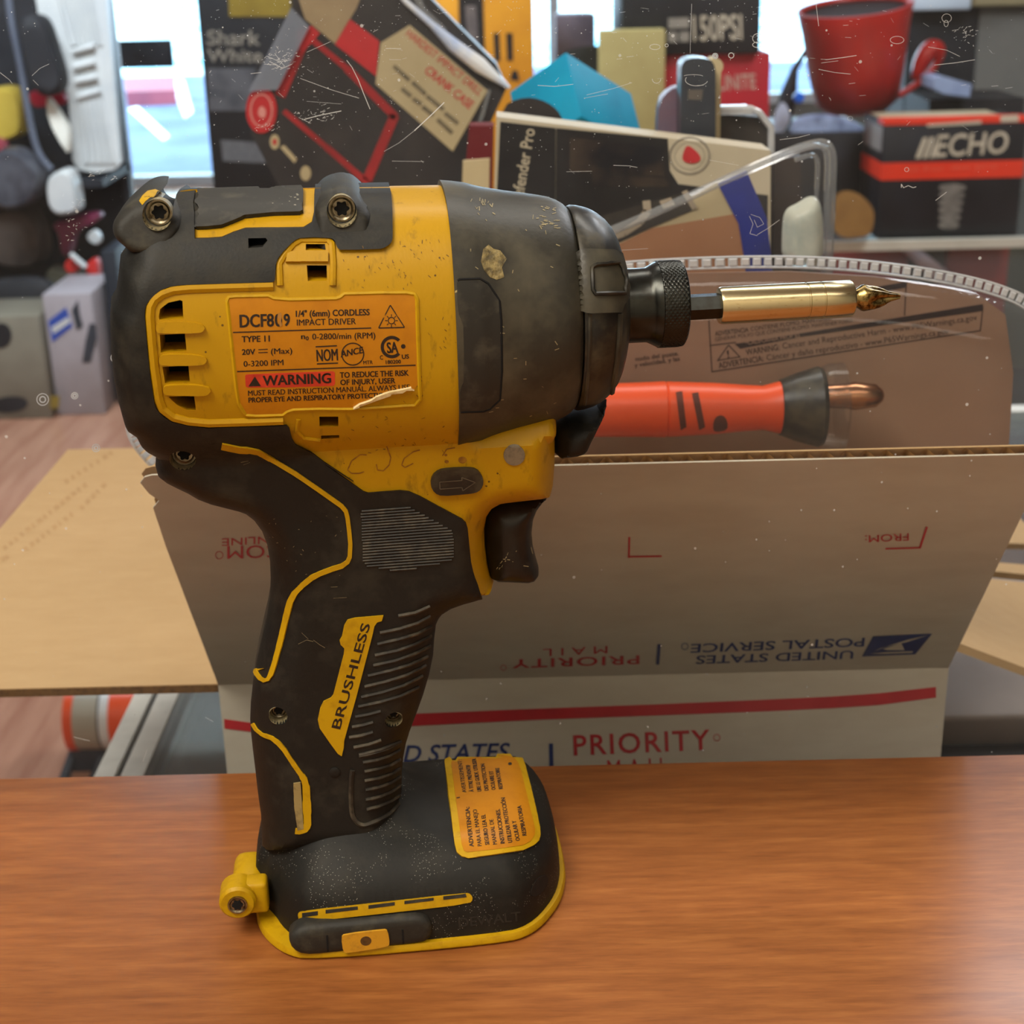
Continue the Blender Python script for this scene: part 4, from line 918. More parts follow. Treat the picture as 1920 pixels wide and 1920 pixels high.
# things lying inside the case
p = onZ(345, 1310, -420)
tag(Geo().rbox((p.x - 40, p.y - 10, -420), (110, 0, 0), (0, 80, 0), (0, 0, 34), r=3).build('carton', mat('pinkish_card', (150, 112, 112), rough=.6, rgb2=(110, 84, 96), scale=14)), 'dull pink carton lying inside the glass case under its top', 'carton')
p = onZ(395, 1335, -420)
tag(Geo().rbox((p.x - 20, p.y - 60, -420), (80, 0, 0), (0, 70, 0), (0, 0, 24), r=3).build('carton', mat('slate_blue_card', (62, 78, 108), rough=.6, rgb2=(50, 60, 90), scale=14)), 'slate blue carton lying inside the glass case beside the mailing box', 'carton')

# ------------------------------------------------------------------ open mailing box
m_wcard = mat('white_coated_card', (206, 198, 180), rough=.62, rgb2=(196, 186, 168), scale=26, lo=.4, hi=.7, stretch=(1, 1, 3))
m_kraft = mat('kraft_card', (192, 160, 116), rough=.8, rgb2=(184, 151, 107), scale=110, lo=.3, hi=.8, stretch=(.5, 1.4, 1.4), bump=.08, bscale=300)
m_kedge = mat('kraft_edge', (120, 86, 48), rough=.9, rgb2=(84, 58, 32), scale=400)
m_pred = mat('postal_red', (196, 44, 52), rough=.6, rgb2=(184, 40, 48), scale=90)
m_pblue = mat('postal_blue', (44, 62, 120), rough=.6, rgb2=(38, 54, 108), scale=90)
BX0, BX1, BY0, BY1, BZ0, BZ1 = -116.6, 169.5, 158.0, 464.0, -170.0, -17.5
box = thing('mailing_box', 'open white printed cardboard mailing box with kraft flaps folded out behind the power tool', 'cardboard box', ((BX0 + BX1) / 2, (BY0 + BY1) / 2, BZ0))
T = 3.6
Geo().box(BX0, BX1, BY0, BY0 + T, BZ0, BZ1).build('front_panel', m_wcard, box, smooth=0)
g = Geo(); g.box(BX0, BX0 + T, BY0 + T, BY1 - T, BZ0, BZ1); g.build('side_panel', m_kraft, box, smooth=0)
g = Geo(); g.box(BX1 - T, BX1, BY0 + T, BY1 - T, BZ0, BZ1); g.build('side_panel', m_wcard, box, smooth=0)
Geo().box(BX0, BX1, BY1 - T, BY1, BZ0, BZ1).build('back_panel', m_kraft, box, smooth=0)
Geo().box(BX0 + T, BX1 - T, BY0 + T, BY1 - T, BZ0, BZ0 + T).build('bottom_panel', m_kraft, box, smooth=0)
def printed(items, p, n, lift=.25):
    """flat printing on a plane through p with normal n, outlines given in photo pixels"""
    g = Geo(); n = Vector(n).normalized(); p = Vector(p)
    if n.dot(CAM - p) < 0: n = -n
    for vs, fs in items:
        if len(vs): g.add([onPlane(x, y, p + n * lift, n) for x, y in vs], fs)
    return g
FP, FN = (0, BY0, 0), (0, -1, 0)
strp = [(420, 1348), (470, 1355), (560, 1356), (700, 1346), (780, 1338), (1000, 1329), (1220, 1321), (1431, 1312), (1560, 1306), (1647, 1300), (1755, 1288), (1755, 1308), (1647, 1322), (1560, 1328), (1431, 1334), (1220, 1342), (1000, 1350), (780, 1361), (700, 1369), (560, 1377), (470, 1372), (421, 1366)]
pg = lambda *a, **k: px_text(*a, **k)
printed([px_poly(strp), pg('PRIORITY', (1076, 1416), (1332, 1405), 37, bold=.025, spacing=1.15), px_ring(1344, 1383, 6, 1.4), pg('MAIL', (1140, 1462), (1254, 1457), 37, bold=.025, spacing=1.6)], FP, FN).build('red_lettering', m_pred, box, smooth=0)
printed([pg('UNITED STATES', (628, 1432), (957, 1424), 31, bold=.02, shear=.25), px_line((1033, 1394), (1034, 1440), 8)], FP, FN).build('blue_lettering', m_pblue, box, smooth=0)
# front flap, leaning out towards the viewer, with its corrugated edge
HF0, HF1 = Vector((BX0, BY0, BZ1)), Vector((BX1, BY0, BZ1))
FLEAN = Vector((0, -83, 118)).normalized(); FLEN = 141.0
fn = Vector((0, -FLEAN.z, FLEAN.y)).normalized()       # outer side of the flap (towards the viewer)
def fp(u, s, d=0): return Vector((u, BY0, BZ1)) + FLEAN * s - fn * d
def flap_sheet(d0, d1):
    out = [(BX0, 0), (BX1, 0), (BX1, FLEN), (BX0 + 4, FLEN), (BX0 + 1.5, FLEN - 1), (BX0 - .5, FLEN - 4), (BX0 + 1, FLEN - 10), (BX0 + 3.4, FLEN - 14), (BX0 + .6, FLEN - 18), (BX0, FLEN - 40)]
    return Geo().prism([fp(u, s, d0) for u, s in out], -fn * (d1 - d0))
ff = flap_sheet(0, .5).build('front_flap', m_wcard, box, smooth=0)
flap_sheet(3.4, 3.9).build('inner_liner', m_kraft, ff, smooth=0)
g = Geo(); rows = []
nseg = 460; u0_, u1_ = BX0 + 5, BX1 - .4
top = [fp(u0_ + (u1_ - u0_) * i / nseg, FLEN - .5, .5 + 1.45 * (1 - math.cos(2 * math.pi * i / nseg * (u1_ - u0_) / 6.3))) for i in range(nseg + 1)]
bot = [p - FLEAN * (FLEN - 2) for p in top]
g.add(top + bot, [(i, i + 1, nseg + 2 + i, nseg + 1 + i) for i in range(nseg)]).build('corrugation', mat('corrugated_medium', (172, 124, 66), rough=.9, rgb2=(150, 104, 54), scale=200), ff)
PP = fp(0, 0, 0)
dn = (0, 1)
printed([pg('USPS.COM', (640, 1019), (426, 1024), 24, up=dn, bold=.02), px_ring(411, 1041, 7, 1.3), pg('ONLINE', (532, 1004), (416, 1010), 14, up=dn), pg('FROM:', (1704, 1000), (1622, 1004), 13.5, up=dn),
         pg('PRIORITY', (1199, 1229), (960, 1237), 16, up=dn, bold=.025, spacing=1.12), px_ring(944, 1252, 5, 1.2), pg('MAIL', (1139, 1211), (1018, 1217), 14, up=dn, bold=.02, spacing=1.6)], PP, fn).build('red_lettering', m_pred, ff, smooth=0)
printed([px_line((1738, 988), (1725, 1027), 4), px_line((1727, 1027), (1660, 1029), 3)], PP, fn).build('corner_mark', m_pred, ff, smooth=0)
printed([px_line((1180, 1007), (1179, 1046), 3.4), px_line((1178, 1044), (1241, 1043), 3)], PP, fn).build('corner_mark', m_pred, ff, smooth=0)
eg = [(1637, 1193), (1748, 1188), (1716, 1227), (1616, 1231)]
printed([pg('UNITED STATES', (1601, 1220), (1306, 1230), 15, up=(-.12, 1), bold=.025), pg('POSTAL SERVICE', (1622, 1196), (1296, 1208), 16, up=(-.12, 1), bold=.025), px_ring(1284, 1212, 6, 1.4), px_line((1236, 1208), (1233, 1246), 6), px_poly(eg)], PP, fn).build('blue_lettering', m_pblue, ff, smooth=0)
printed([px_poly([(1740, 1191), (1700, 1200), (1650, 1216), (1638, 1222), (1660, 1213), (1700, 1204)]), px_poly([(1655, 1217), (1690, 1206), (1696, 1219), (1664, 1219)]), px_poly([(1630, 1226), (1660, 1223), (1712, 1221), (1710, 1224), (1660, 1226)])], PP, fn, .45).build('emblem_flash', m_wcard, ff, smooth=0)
# side flaps and back flap
lf = Geo().box(BX0 - 141, BX0 - .3, BY0 + 1, BY1 - 2, BZ1 - 3.6, BZ1).build('side_flap', m_kraft, box, smooth=0)
Geo().box(BX0 - 141, BX0 - .3, BY0 + .4, BY0 + 1, BZ1 - 3.4, BZ1 - .2).build('cut_edge', m_kedge, lf, smooth=0)
fm = []
for (x0, y0, x1, y1) in ((5, 1030, 165, 905), (45, 1032, 140, 960), (0, 1052, 20, 1040), (150, 955, 200, 905), (120, 905, 215, 845)):
    L = math.hypot(x1 - x0, y1 - y0); n = int(L / 13)
    for i in range(n):
        a, b = (i + .12) / n, (i + rnd.uniform(.5, .9)) / n
        fm.append(px_line((x0 + (x1 - x0) * a, y0 + (y1 - y0) * a), (x0 + (x1 - x0) * b, y0 + (y1 - y0) * b), 9))
printed(fm, (0, 0, BZ1), (0, 0, 1), .1).build('faint_print', mat('faint_grey_stamp', (176, 142, 100), rough=.85, rgb2=(192, 154, 106), scale=300), lf, smooth=0)
dr_ = Vector((28, 0, -12)).normalized()
def rf(u, y): return Vector((BX1 + .2, y, BZ1 + 2)) + dr_ * u
pts = [(0, 186), (141, 188), (141, 350), (34, 277), (8, 259), (8, 268), (30, 284), (141, 362), (141, 378), (36, 299), (8, 280), (8, 291), (30, 306), (48, 326), (70, 350), (141, 412), (141, 460), (0, 462)]
Geo().prism([rf(u, y) for u, y in pts], Vector((-12, 0, -28)).normalized() * 3.6).build('side_flap', m_kraft, box, smooth=0)
Geo().prism([(BX0 + 2, BY1, BZ1), (BX1 - 2, BY1, BZ1), (BX1 - 2, BY1 + 136, BZ1 - 30), (BX0 + 2, BY1 + 136, BZ1 - 30)], (0, -.8, -3.5)).build('back_flap', m_kraft, box, smooth=0)
tag(Geo().rbox((185, 360, GZ), (520, 0, 0), (0, 210, 0), (0, 0, 19), r=3).build('flat_case', mat('grey_lavender_plastic', (150, 138, 130), rough=.6, rgb2=(138, 126, 118), scale=14)), 'flat grey case lying on the glass beside the mailing box', 'case')
tag(Geo().rbox((182, 300, GZ), (520, 0, 0), (0, 55, 0), (0, 0, 5), r=2).build('added_dark_strip', mat('dark_strip_black', (26, 23, 22), rough=.8, rgb2=(44, 40, 38), scale=60)), 'added dark strip lying on the glass in front of the flat grey case', 'strap')  # added dark strip, keeps the glass dark in front of the grey case

# ------------------------------------------------------------------ clear package with an orange tool standing in the box
m_clear = clear_mat('clear_blister', haze=.014, gloss=.55, rough=.05)
m_rimc = mat('clear_plastic_rim', (216, 218, 222), rough=.16, rgb2=(196, 200, 206), scale=90, trans=.2, ior=1.3)
YA = 172.0
pk = thing('blister_package', 'clear blister package with ridged rim and warning card standing in the mailing box', 'package', (30, YA, BZ0 + 4))
RIM = [(1120, 507), (1200, 499), (1300, 494), (1400, 491), (1480, 491), (1560, 494), (1640, 501), (1720, 511), (1800, 525), (1870, 543), (1925, 566), (1975, 610), (2000, 690), (1990, 800), (1950, 880), (1820, 960), (1500, 1000), (900, 1000), (560, 980), (400, 930), (310, 890), (262, 838), (246, 805), (250, 783), (275, 755), (340, 700), (460, 630), (640, 570), (860, 530), (1000, 516)]
RIMD = densify(smoothloop(RIM, 2), 19)
rimY = YA - 8
def opx(p, Y): return onY(p[0], p[1], Y)
cx_, cy_ = 1150, 800
def shift(p, d):
    i = RIMD.index(p); a = RIMD[i - 1]; b = RIMD[(i + 1) % len(RIMD)]; t = np.array(b) - np.array(a); t = t / np.linalg.norm(t); n = np.array([-t[1], t[0]])
    return (p[0] + n[0] * d, p[1] + n[1] * d)
g = Geo()
outer = [opx(shift(p, -10), rimY) for p in RIMD]; inner = [opx(shift(p, 10), rimY) for p in RIMD]
g.tube(outer, .45, 6, closed=True); g.tube(inner, .5, 6, closed=True)
n = len(RIMD)
for i in range(n):
    a = opx(shift(RIMD[i], -8.5), rimY); a2 = opx(shift(RIMD[(i + 1) % n], -8.5), rimY); b = opx(shift(RIMD[i], 7), rimY); b2 = opx(shift(RIMD[(i + 1) % n], 7), rimY)
    p0, p1, q0, q1 = a.lerp(a2, .12), a.lerp(a2, .88), b.lerp(b2, .12), b.lerp(b2, .88)
    o = Vector((0, -.9, 0)); c = (p0 + p1 + q0 + q1) / 4 + o
    g.add([p0, p1, q1, q0] + [c.lerp(v + o, .7) for v in (p0, p1, q1, q0)], [(4, 5, 6, 7), (0, 1, 5, 4), (1, 2, 6, 5), (2, 3, 7, 6), (3, 0, 4, 7)])
g.build('ridged_rim', m_rimc, pk, smooth=30)
rimp = [shift(p, 10) for p in RIMD]
poly = [(opx(p, YA).x, opx(p, YA).z) for p in rimp]
V, Fc, bd = tri2d(poly, (), 9, (1.5, 3.5), edge=6)
dd = dist_line(V, poly)
Geo().add([(v[0], rimY - 26 * float(prof(d / 30)) * .9, v[1]) for v, d in zip(V, dd)], Fc).build('clear_shell', m_clear, pk, smooth=60)
Geo().add([(v[0], YA + 16, v[1]) for v in V], Fc).build('clear_back', m_clear, pk, smooth=0)
card = [(480, 690), (640, 600), (860, 548), (1100, 522), (1300, 512), (1480, 509), (1640, 519), (1760, 536), (1840, 556), (1885, 590), (1900, 700), (1888, 900), (1800, 1050), (700, 1040)]
m_card = mat('tan_package_card', (136, 106, 86), rough=.5, rgb2=(126, 97, 78), scale=14, lo=.4, hi=.7)
YC = YA + 12
Geo().prism([opx(p, YC) for p in card], (0, 1, 0)).build('package_card', m_card, pk, smooth=0)
m_pink = mat('card_print', (40, 24, 20), rough=.7, spec=.2, rgb2=(34, 20, 18), scale=200)
t1 = [px_poly([(1560, 553), (1700, 528), (1700, 539), (1560, 565)]), px_line((1699, 530), (1696, 592), 2), px_poly([(1377, 645), (1843, 570), (1843, 583), (1500, 632), (1388, 654)]), px_line((1329, 600), (1335, 698), 2), px_line((1335, 697), (1838, 620), 2), px_line((1838, 621), (1843, 575), 2), px_line((1330, 648), (1380, 642), 2),
      pg('WARNING:', (1399, 666), (1462, 656), 11, bold=.03), pg('Cancer and Reproductive Harm - www.P65Warnings.ca.gov', (1468, 654), (1832, 600), 11), pg('ADVERTENCIA:', (1348, 691), (1432, 677), 11, bold=.03), pg('Cáncer y daño reproductivo - www.P65Warnings.ca.gov', (1438, 676), (1779, 626), 11),
      pg('ADVERTENCIA', (1341, 630), (1404, 622), 8.5, bold=.03), pg('CONTIENE PLOMO. MANTENER', (1408, 621), (1560, 600), 8), pg('GENERAR POLVO QUE CONTIENE PLOMO. MANTENER FUERA', (1341, 640), (1600, 604), 7),
      pg('nudo del poste.', (1192, 677), (1273, 666), 8, bold=.02), pg('y velocidad, y las', (1190, 689), (1275, 676), 8, bold=.02), px_line((1366, 647), (1345, 677), 2), px_line((1345, 676), (1388, 669), 2), px_line((1388, 670), (1366, 647), 2), pg('!', (1364, 671), (1368, 670.5), 14, bold=.04)]
printed(t1, (0, YC, 0), (0, -1, 0), .15).build('card_lettering', m_pink, pk, smooth=0)
printed([pg('*CALIFORNIA PROP 65', (1398, 647), (1500, 632), 7.5, bold=.03)], (0, YC, 0), (0, -1, 0), .3).build('band_lettering', m_card, pk, smooth=0)
# the orange tool inside the package
m_org = mat('orange_plastic', (222, 78, 30), rough=.35, rgb2=(218, 74, 28), scale=30)
YS = YA - 8
a0 = onY(900, 773, YS); a1 = onY(1462, 764, YS); ax = (a1 - a0).normalized()
def sx(x): return (onY(x, 766, YS) - a0).dot(ax)
SX0 = onY(1090, 770, YS); tool = thing('nut_driver', 'orange handled hand tool with black collar and clear tip sealed in the blister package', 'hand tool', (a0.x + 60, YS, a0.z - 10))
R1 = .194
Geo().lathe([(0, 6), (2, 40 * R1), (8, 46 * R1), (sx(1090), 50 * R1), (sx(1200), 52 * R1), (sx(1247), 53.5 * R1), (sx(1249), 51 * R1), (sx(1252), 53 * R1), (sx(1340), 49 * R1), (sx(1400), 44 * R1), (sx(1430), 42 * R1), (sx(1462), 50 * R1), (sx(1464), 30 * R1)], a0, ax, seg=40).build('handle', m_org, tool)
hg = Geo()
Geo().lathe([(sx(1460), 46 * R1), (sx(1462), 53 * R1), (sx(1490), 64 * R1), (sx(1532), 77 * R1), (sx(1540), 74 * R1), (sx(1540), 30 * R1)], a0, ax, seg=40).build('collar', m_gloss, tool)
Geo().lathe([(sx(1540), 76 * R1), (sx(1552), 82 * R1), (sx(1578), 84 * R1), (sx(1580), 60 * R1), (sx(1590), 30 * R1)], a0, ax, seg=40, cap=False).build('clear_ring', m_clear, tool)
Geo().lathe([(sx(1540), 22 * R1), (sx(1584), 24 * R1), (sx(1600), 27 * R1), (sx(1640), 22 * R1), (sx(1652), 12 * R1), (sx(1655), 1)], a0 + Vector((0, 0, 4)), ax, seg=30).build('tip', mat('coppery_metal', (176, 128, 96), rough=.25, metal=1, rgb2=(130, 90, 66), scale=90), tool)
g = Geo()
hp = Geo().lathe([(0, 6), (2, 40 * R1), (8, 46 * R1), (sx(1090), 50 * R1), (sx(1200), 52 * R1), (sx(1247), 53.5 * R1), (sx(1252), 53 * R1), (sx(1340), 49 * R1), (sx(1400), 44 * R1), (sx(1430), 42 * R1), (sx(1462), 50 * R1)], a0, ax, seg=40)
hb = BVHTree.FromPolygons(hp.v, hp.f)
for q in ([(1267, 736), (1279, 734), (1287, 800), (1276, 806)], [(1297, 738), (1309, 736), (1322, 800), (1311, 806)], smoothloop([(1336, 800), (1340, 782), (1354, 777), (1364, 788), (1364, 806), (1340, 810)], 1)):
    V, Fc, bd = tri2d(q, (), 5, ()); pts = []
    for x, y in V:
        h = hb.ray_cast(CAM, ray(x, y).normalized()); pts.append(h[0] + h[1] * .25 if h[0] else onY(x, y, YS - 10))
    g.add(pts, Fc)
g.build('dark_slots', mat('dark_slot', (92, 34, 16), rough=.7, rgb2=(74, 28, 14), scale=90), tool, smooth=0)

# ------------------------------------------------------------------ second clear pack, leaning behind the first
def slab(pts, Y, th): return Geo().prism([onY(x, y, Y) for x, y in pts], (0, th, 0))
def onface(items, Y, lift=.3): return printed(items, (0, Y, 0), (0, -1, 0), lift)
YBK = 262.0
m_cream = mat('cream_card', (206, 190, 152), rough=.5, rgb2=(196, 178, 140), scale=20)
m_tanrefl = mat('tan_band', (186, 134, 98), rough=.5, rgb2=(178, 124, 88), scale=20)
m_navy = mat('blue_card', (36, 58, 170), rough=.4, rgb2=(30, 46, 128), scale=30, lo=.3, hi=.8)
m_char = mat('charcoal_print', (58, 54, 50), rough=.5, rgb2=(48, 44, 42), scale=60)
zb = onY(1300, 500, YBK).z
pb = thing('blister_package', 'clear blister package with slanted top edge, cream card and blue band behind the orange tool', 'package', (onY(1380, 500, YBK).x, YBK, BZ0 + 4))
slab([(1060, 474), (1120, 446), (1240, 405), (1345, 342), (1378, 350), (1398, 420), (1408, 500), (1408, 900), (1060, 900)], YBK + 6, 1).build('package_card', m_cream, pb, smooth=0)
slab([(1346, 345), (1400, 320), (1438, 410), (1448, 500), (1448, 900), (1400, 900), (1398, 500), (1385, 420)], YBK + 5, 1).build('blue_band', m_navy, pb, smooth=0)
onface([px_poly([(1110, 410), (1277, 362), (1306, 392), (1222, 427), (1153, 458), (1090, 490)])], YBK + 6, .3).build('dark_print', m_char, pb, smooth=0)
gp = Geo()
arc = [(1140, 446), (1170, 436), (1200, 416), (1214, 396), (1212, 376)]
for i in range(4): q = onface([px_line(arc[i], arc[i + 1], 15)], YBK + 6, .6); gp.add(q.v, q.f)
q = onface([px_poly([(1236, 377), (1258, 370), (1266, 384), (1244, 392)]), px_poly([(1278, 360), (1288, 356), (1308, 390), (1298, 394)])], YBK + 6, .6); gp.add(q.v, q.f)
gp.build('pale_print', mat('pale_print', (172, 158, 138), rough=.5, rgb2=(160, 146, 126), scale=60), pb, smooth=0)
onface([px_poly([(1090, 492), (1222, 428), (1395, 398), (1406, 440), (1408, 640), (1090, 640)])], YBK + 6, .25).build('tan_reflection', m_tanrefl, pb, smooth=0)  # tan reflection on the card's lower part, painted as flat colour
m_bar = clear_mat('thick_clear_plastic', tint=(.93, .94, .96), haze=.16, gloss=2.2, rough=.06, fmax=.75)
bar = [(1040, 470), (1130, 440), (1240, 394), (1360, 337), (1480, 284), (1530, 268), (1552, 270), (1562, 290), (1560, 340), (1557, 420), (1553, 500), (1548, 640)]
bp = [onY(x, y, YBK) for x, y in smoothloop(bar, 2, False)]
g = Geo(); g.tube(bp, 1.9, 8); g.tube([p + Vector((0, 10, -2)) for p in bp], 1.2, 6)
b2 = smoothloop([(1490, 300), (1524, 288), (1534, 300), (1532, 340), (1530, 372), (1536, 392), (1534, 500)], 2, False); g.tube([onY(x, y, YBK - 2) for x, y in b2], 1.0, 6)
g.build('shell_edge', m_bar, pb)
slab([(1060, 470), (1130, 440), (1360, 337), (1530, 268), (1556, 275), (1557, 420), (1548, 800), (1060, 800)], YBK - 4, .8).build('clear_front', m_clear, pb, smooth=0)
hb_ = smoothloop([(1462, 500), (1463, 412), (1470, 388), (1492, 378), (1512, 364), (1530, 366), (1540, 396), (1540, 500)], 2)
V, Fc, bd = tri2d([(onY(x, y, YBK).x, onY(x, y, YBK).z) for x, y in hb_], (), 2.0, (.8,), edge=1.5)
dd = dist_line(V, [(onY(x, y, YBK).x, onY(x, y, YBK).z) for x, y in hb_])
k = len(V)
Geo().add([(v[0], YBK - 4 - 9 * float(prof(d / 6)), v[1]) for v, d in zip(V, dd)], Fc).build('moulded_bump', mat('milky_clear_plastic', (214, 218, 206), rough=.18, rgb2=(186, 196, 190), scale=70, trans=.25, ior=1.2), pb, smooth=60)

# ------------------------------------------------------------------ phone case carton and its neighbours in the mailing box
YP = 352.0
m_white = mat('white_carton', (196, 186, 164), rough=.5, rgb2=(186, 176, 152), scale=20)
m_kblk = mat('black_carton_print', (34, 34, 38), rough=.35, rgb2=(44, 44, 48), scale=40)
pc = thing('phone_case_carton', 'white and black phone case carton with vertical white lettering tilted behind the clear packages', 'carton', (onY(1180, 500, YP).x, YP, BZ0 + 4))
slab([(931, 219), (1445, 282), (1442, 1000), (906, 1000)], YP, 26).build('carton_body', m_white, pc, smooth=0)
onface([px_poly([(938, 228), (1042, 240), (1040, 600), (920, 600)]), px_poly([(1043, 240), (1252, 260), (1256, 320), (1272, 345), (1440, 366), (1438, 600), (1040, 600)])], YP, .3).build('black_print', m_kblk, pc, smooth=0)
onface([px_poly([(1068, 258), (1244, 276), (1246, 330), (1068, 322)]), px_poly([(1110, 326), (1246, 334), (1258, 350), (1110, 350)])], YP, .5).build('printed_picture', mat('print_brown_black', (66, 56, 50), rough=.35, rgb2=(22, 24, 34), scale=26, lo=.4, hi=.6), pc, smooth=0)
onface([px_text('Defender Pro', (978, 388), (1003, 243), 22, up=(-.985, -.17), bold=.01)], YP, .5).build('white_lettering', m_white, pc, smooth=0)
onface([px_ring(1293, 292, 37, 3, 34), px_ring(1293, 292, 28, 1, 25)], YP, .4).build('seal_ring', mat('seal_grey', (140, 134, 124), rough=.5, rgb2=(120, 114, 106), scale=70), pc, smooth=0)
onface([px_poly(smoothloop([(1290, 270), (1313, 290), (1314, 302), (1298, 308), (1278, 302), (1282, 282)], 2))], YP, .5).build('seal_mark', m_pred, pc, smooth=0)
YD = 392.0
tag(slab([(1452, 300), (1502, 292), (1500, 900), (1448, 900)], YD, 22).build('carton', mat('black_brown_carton', (46, 36, 36), rough=.45, rgb2=(38, 30, 30), scale=30)), 'narrow dark brown carton standing beside the phone case carton', 'carton')
# dark package with a beige edge
pd = thing('boxed_item', 'dark narrow package with rounded top and beige edge standing behind the phone case carton', 'package', (onY(1310, 260, 400).x, 400, BZ0 + 4))
rb_ = smoothloop([(1275, 1000), (1276, 130), (1282, 114), (1300, 108), (1326, 110), (1338, 116), (1343, 140), (1340, 1000)], 1)
slab(rb_, 400, 20).build('dark_body', mat('smoked_plastic', (56, 62, 72), rough=.25, rgb2=(40, 44, 54), scale=26), pd, smooth=40)
onface([px_poly([(1290, 168), (1318, 168), (1316, 188), (1290, 186)])], 400, .3).build('picture', mat('faint_picture', (96, 90, 86), rough=.5, rgb2=(76, 74, 76), scale=30), pd, smooth=0)
slab(smoothloop([(1330, 1000), (1334, 130), (1332, 108), (1350, 110), (1358, 124), (1350, 140), (1346, 1000)], 1), 414, 14).build('beige_edge', m_cream, pd, smooth=40)
pe = thing('display_pack', 'dark package with a clear slanted cover standing right of the beige edged package', 'package', (onY(1400, 260, 420).x, 420, BZ0 + 4))
slab([(1345, 214), (1425, 220), (1442, 240), (1440, 900), (1345, 900)], 424, 16).build('dark_insert', mat('dark_insert', (62, 58, 56), rough=.5, rgb2=(46, 44, 46), scale=40), pe, smooth=0)
g = Geo(); g.tube([onY(x, y, 420) for x, y in ((1342, 206), (1408, 204), (1424, 212), (1446, 240), (1446, 300), (1446, 500))], 1.8, 8); g.tube([onY(x, y, 420) for x, y in ((1342, 210), (1342, 500))], .8, 6)
g.box(onY(1344, 210, 420).x, onY(1410, 210, 420).x, 418, 440, onY(1400, 214, 420).z, onY(1400, 203, 420).z); g.build('clear_cover', m_rimc, pe)
pf = smoothloop([(1210, 1000), (1232, 250), (1236, 190), (1256, 168), (1282, 160), (1284, 260), (1280, 1000)], 1)
tag(slab(pf, 430, 14).build('plastic_pouch', mat('pinkish_film', (132, 92, 104), rough=.3, rgb2=(112, 106, 128), scale=18, lo=.35, hi=.65)), 'pinkish translucent pouch between the teal carton and the dark narrow package', 'pouch')

# ------------------------------------------------------------------ supply carton behind the mailing box carrying the pile
tag(Geo().box(-170, 165, 616, 860, GZ, 40).build('storage_carton', m_kraft, smooth=0), 'plain brown carton on the glass case behind the mailing box under the pile of packs', 'carton')
YT = 650.0
# teal carton tilted on its corner
m_teal = mat('teal_carton', (4, 152, 196), rough=.6, rgb2=(4, 136, 180), scale=22, spec=.2)
sT = (onY(1061, 97, YT) - CAM).dot(FW) / FPX
Ap = onY(1061, 97, YT)
def pv(dx, dy, dz): return (RT * dx - UP * dy + FW * dz) * sT
rv, dv, lv = pv(135, 36, 150), pv(41, 140, -40), pv(-106, 58, 62)
dv = (dv - rv * (dv.dot(rv) / rv.length_squared)); lv2 = rv.cross(dv).normalized()
Geo_t = Geo().rbox(Ap, rv, dv * 1.0, lv, r=1.0, seg=2)
tag(Geo_t.build('teal_carton', m_teal, smooth=30), 'plain teal carton tilted on its corner above the phone case carton', 'carton')

# blister pack with a red frame, lying tilted on the pile
YM = 690.0
bm_ = thing('tool_blister_pack', 'large tilted blister pack with red frame lines, red round seal and pale warning panel', 'package', (onY(700, 300, YM).x, YM, 40))
m_pkd = mat('dark_pack_print', (44, 44, 50), rough=.4, rgb2=(60, 58, 62), scale=24, lo=.45, hi=.75)
slab([(566, -40), (770, -40), (930, 120), (950, 165), (905, 262), (880, 330), (830, 420), (560, 420), (470, 250), (470, 200), (500, 130)], YM, 24).build('backing', m_pkd, bm_, smooth=0)
m_fred = mat('frame_red', (170, 36, 44), rough=.45, rgb2=(128, 30, 38), scale=24, lo=.4, hi=.7)
fr_ = [((570, 62), (650, 128), 11), ((650, 128), (742, 220), 15), ((740, 216), (688, 338), 18), ((690, 344), (612, 276), 12), ((612, 276), (532, 208), 10), ((525, 180), (572, 70), 20)]
onface([px_line(*l) for l in fr_], YM, .5).build('red_frame', m_fred, bm_, smooth=0)
onface([px_poly([(655, 35), (711, 77), (705, 143), (628, 83)]), px_poly([(556, 60), (584, 48), (600, 62), (566, 100)])], YM, .6).build('red_panel', m_pred, bm_, smooth=0)
onface([px_poly([(548, -40), (690, -40), (668, 16), (628, 82), (572, 36)])], YM, .6).build('tan_panel', mat('tan_panel', (164, 146, 116), rough=.5, rgb2=(150, 130, 104), scale=20), bm_, smooth=0)
m_lab = mat('pale_label', (190, 176, 142), rough=.5, rgb2=(180, 166, 132), scale=20)
wp = slab([(768, 47), (914, 170), (849, 284), (704, 157), (714, 80)], YM - 1.2, .8).build('warning_panel', m_lab, bm_, smooth=0)
wt = []
wt += [pg('HARDEST IMPACT DRILL', (760, 66), (898, 180), 15, bold=.02), pg('CRANK CASE', (795, 135), (880, 205), 16, bold=.02)]
onface(wt, YM - 1.2, .3).build('red_lettering', m_pred, wp, smooth=0)
bl = []
for (x0, y0, x1, y1) in ((738, 124, 768, 151), (773, 154, 798, 177), (800, 180, 832, 206), (834, 212, 859, 232), (753, 166, 771, 181), (774, 185, 790, 196), (792, 200, 812, 216), (820, 224, 848, 250)):
    bl.append(px_line((x0, y0), (x1, y1), 8))
onface(bl, YM - 1.2, .3).build('blurred_print', mat('blurred_grey_print', (120, 112, 92), rough=.6, rgb2=(90, 84, 70), scale=120), wp, smooth=0)
se = slab(px_disc(490, 207, 29, 43)[0], YM - 2, 2).build('round_seal', mat('seal_red', (196, 40, 50), rough=.4, rgb2=(176, 34, 44), scale=60), bm_, smooth=40)
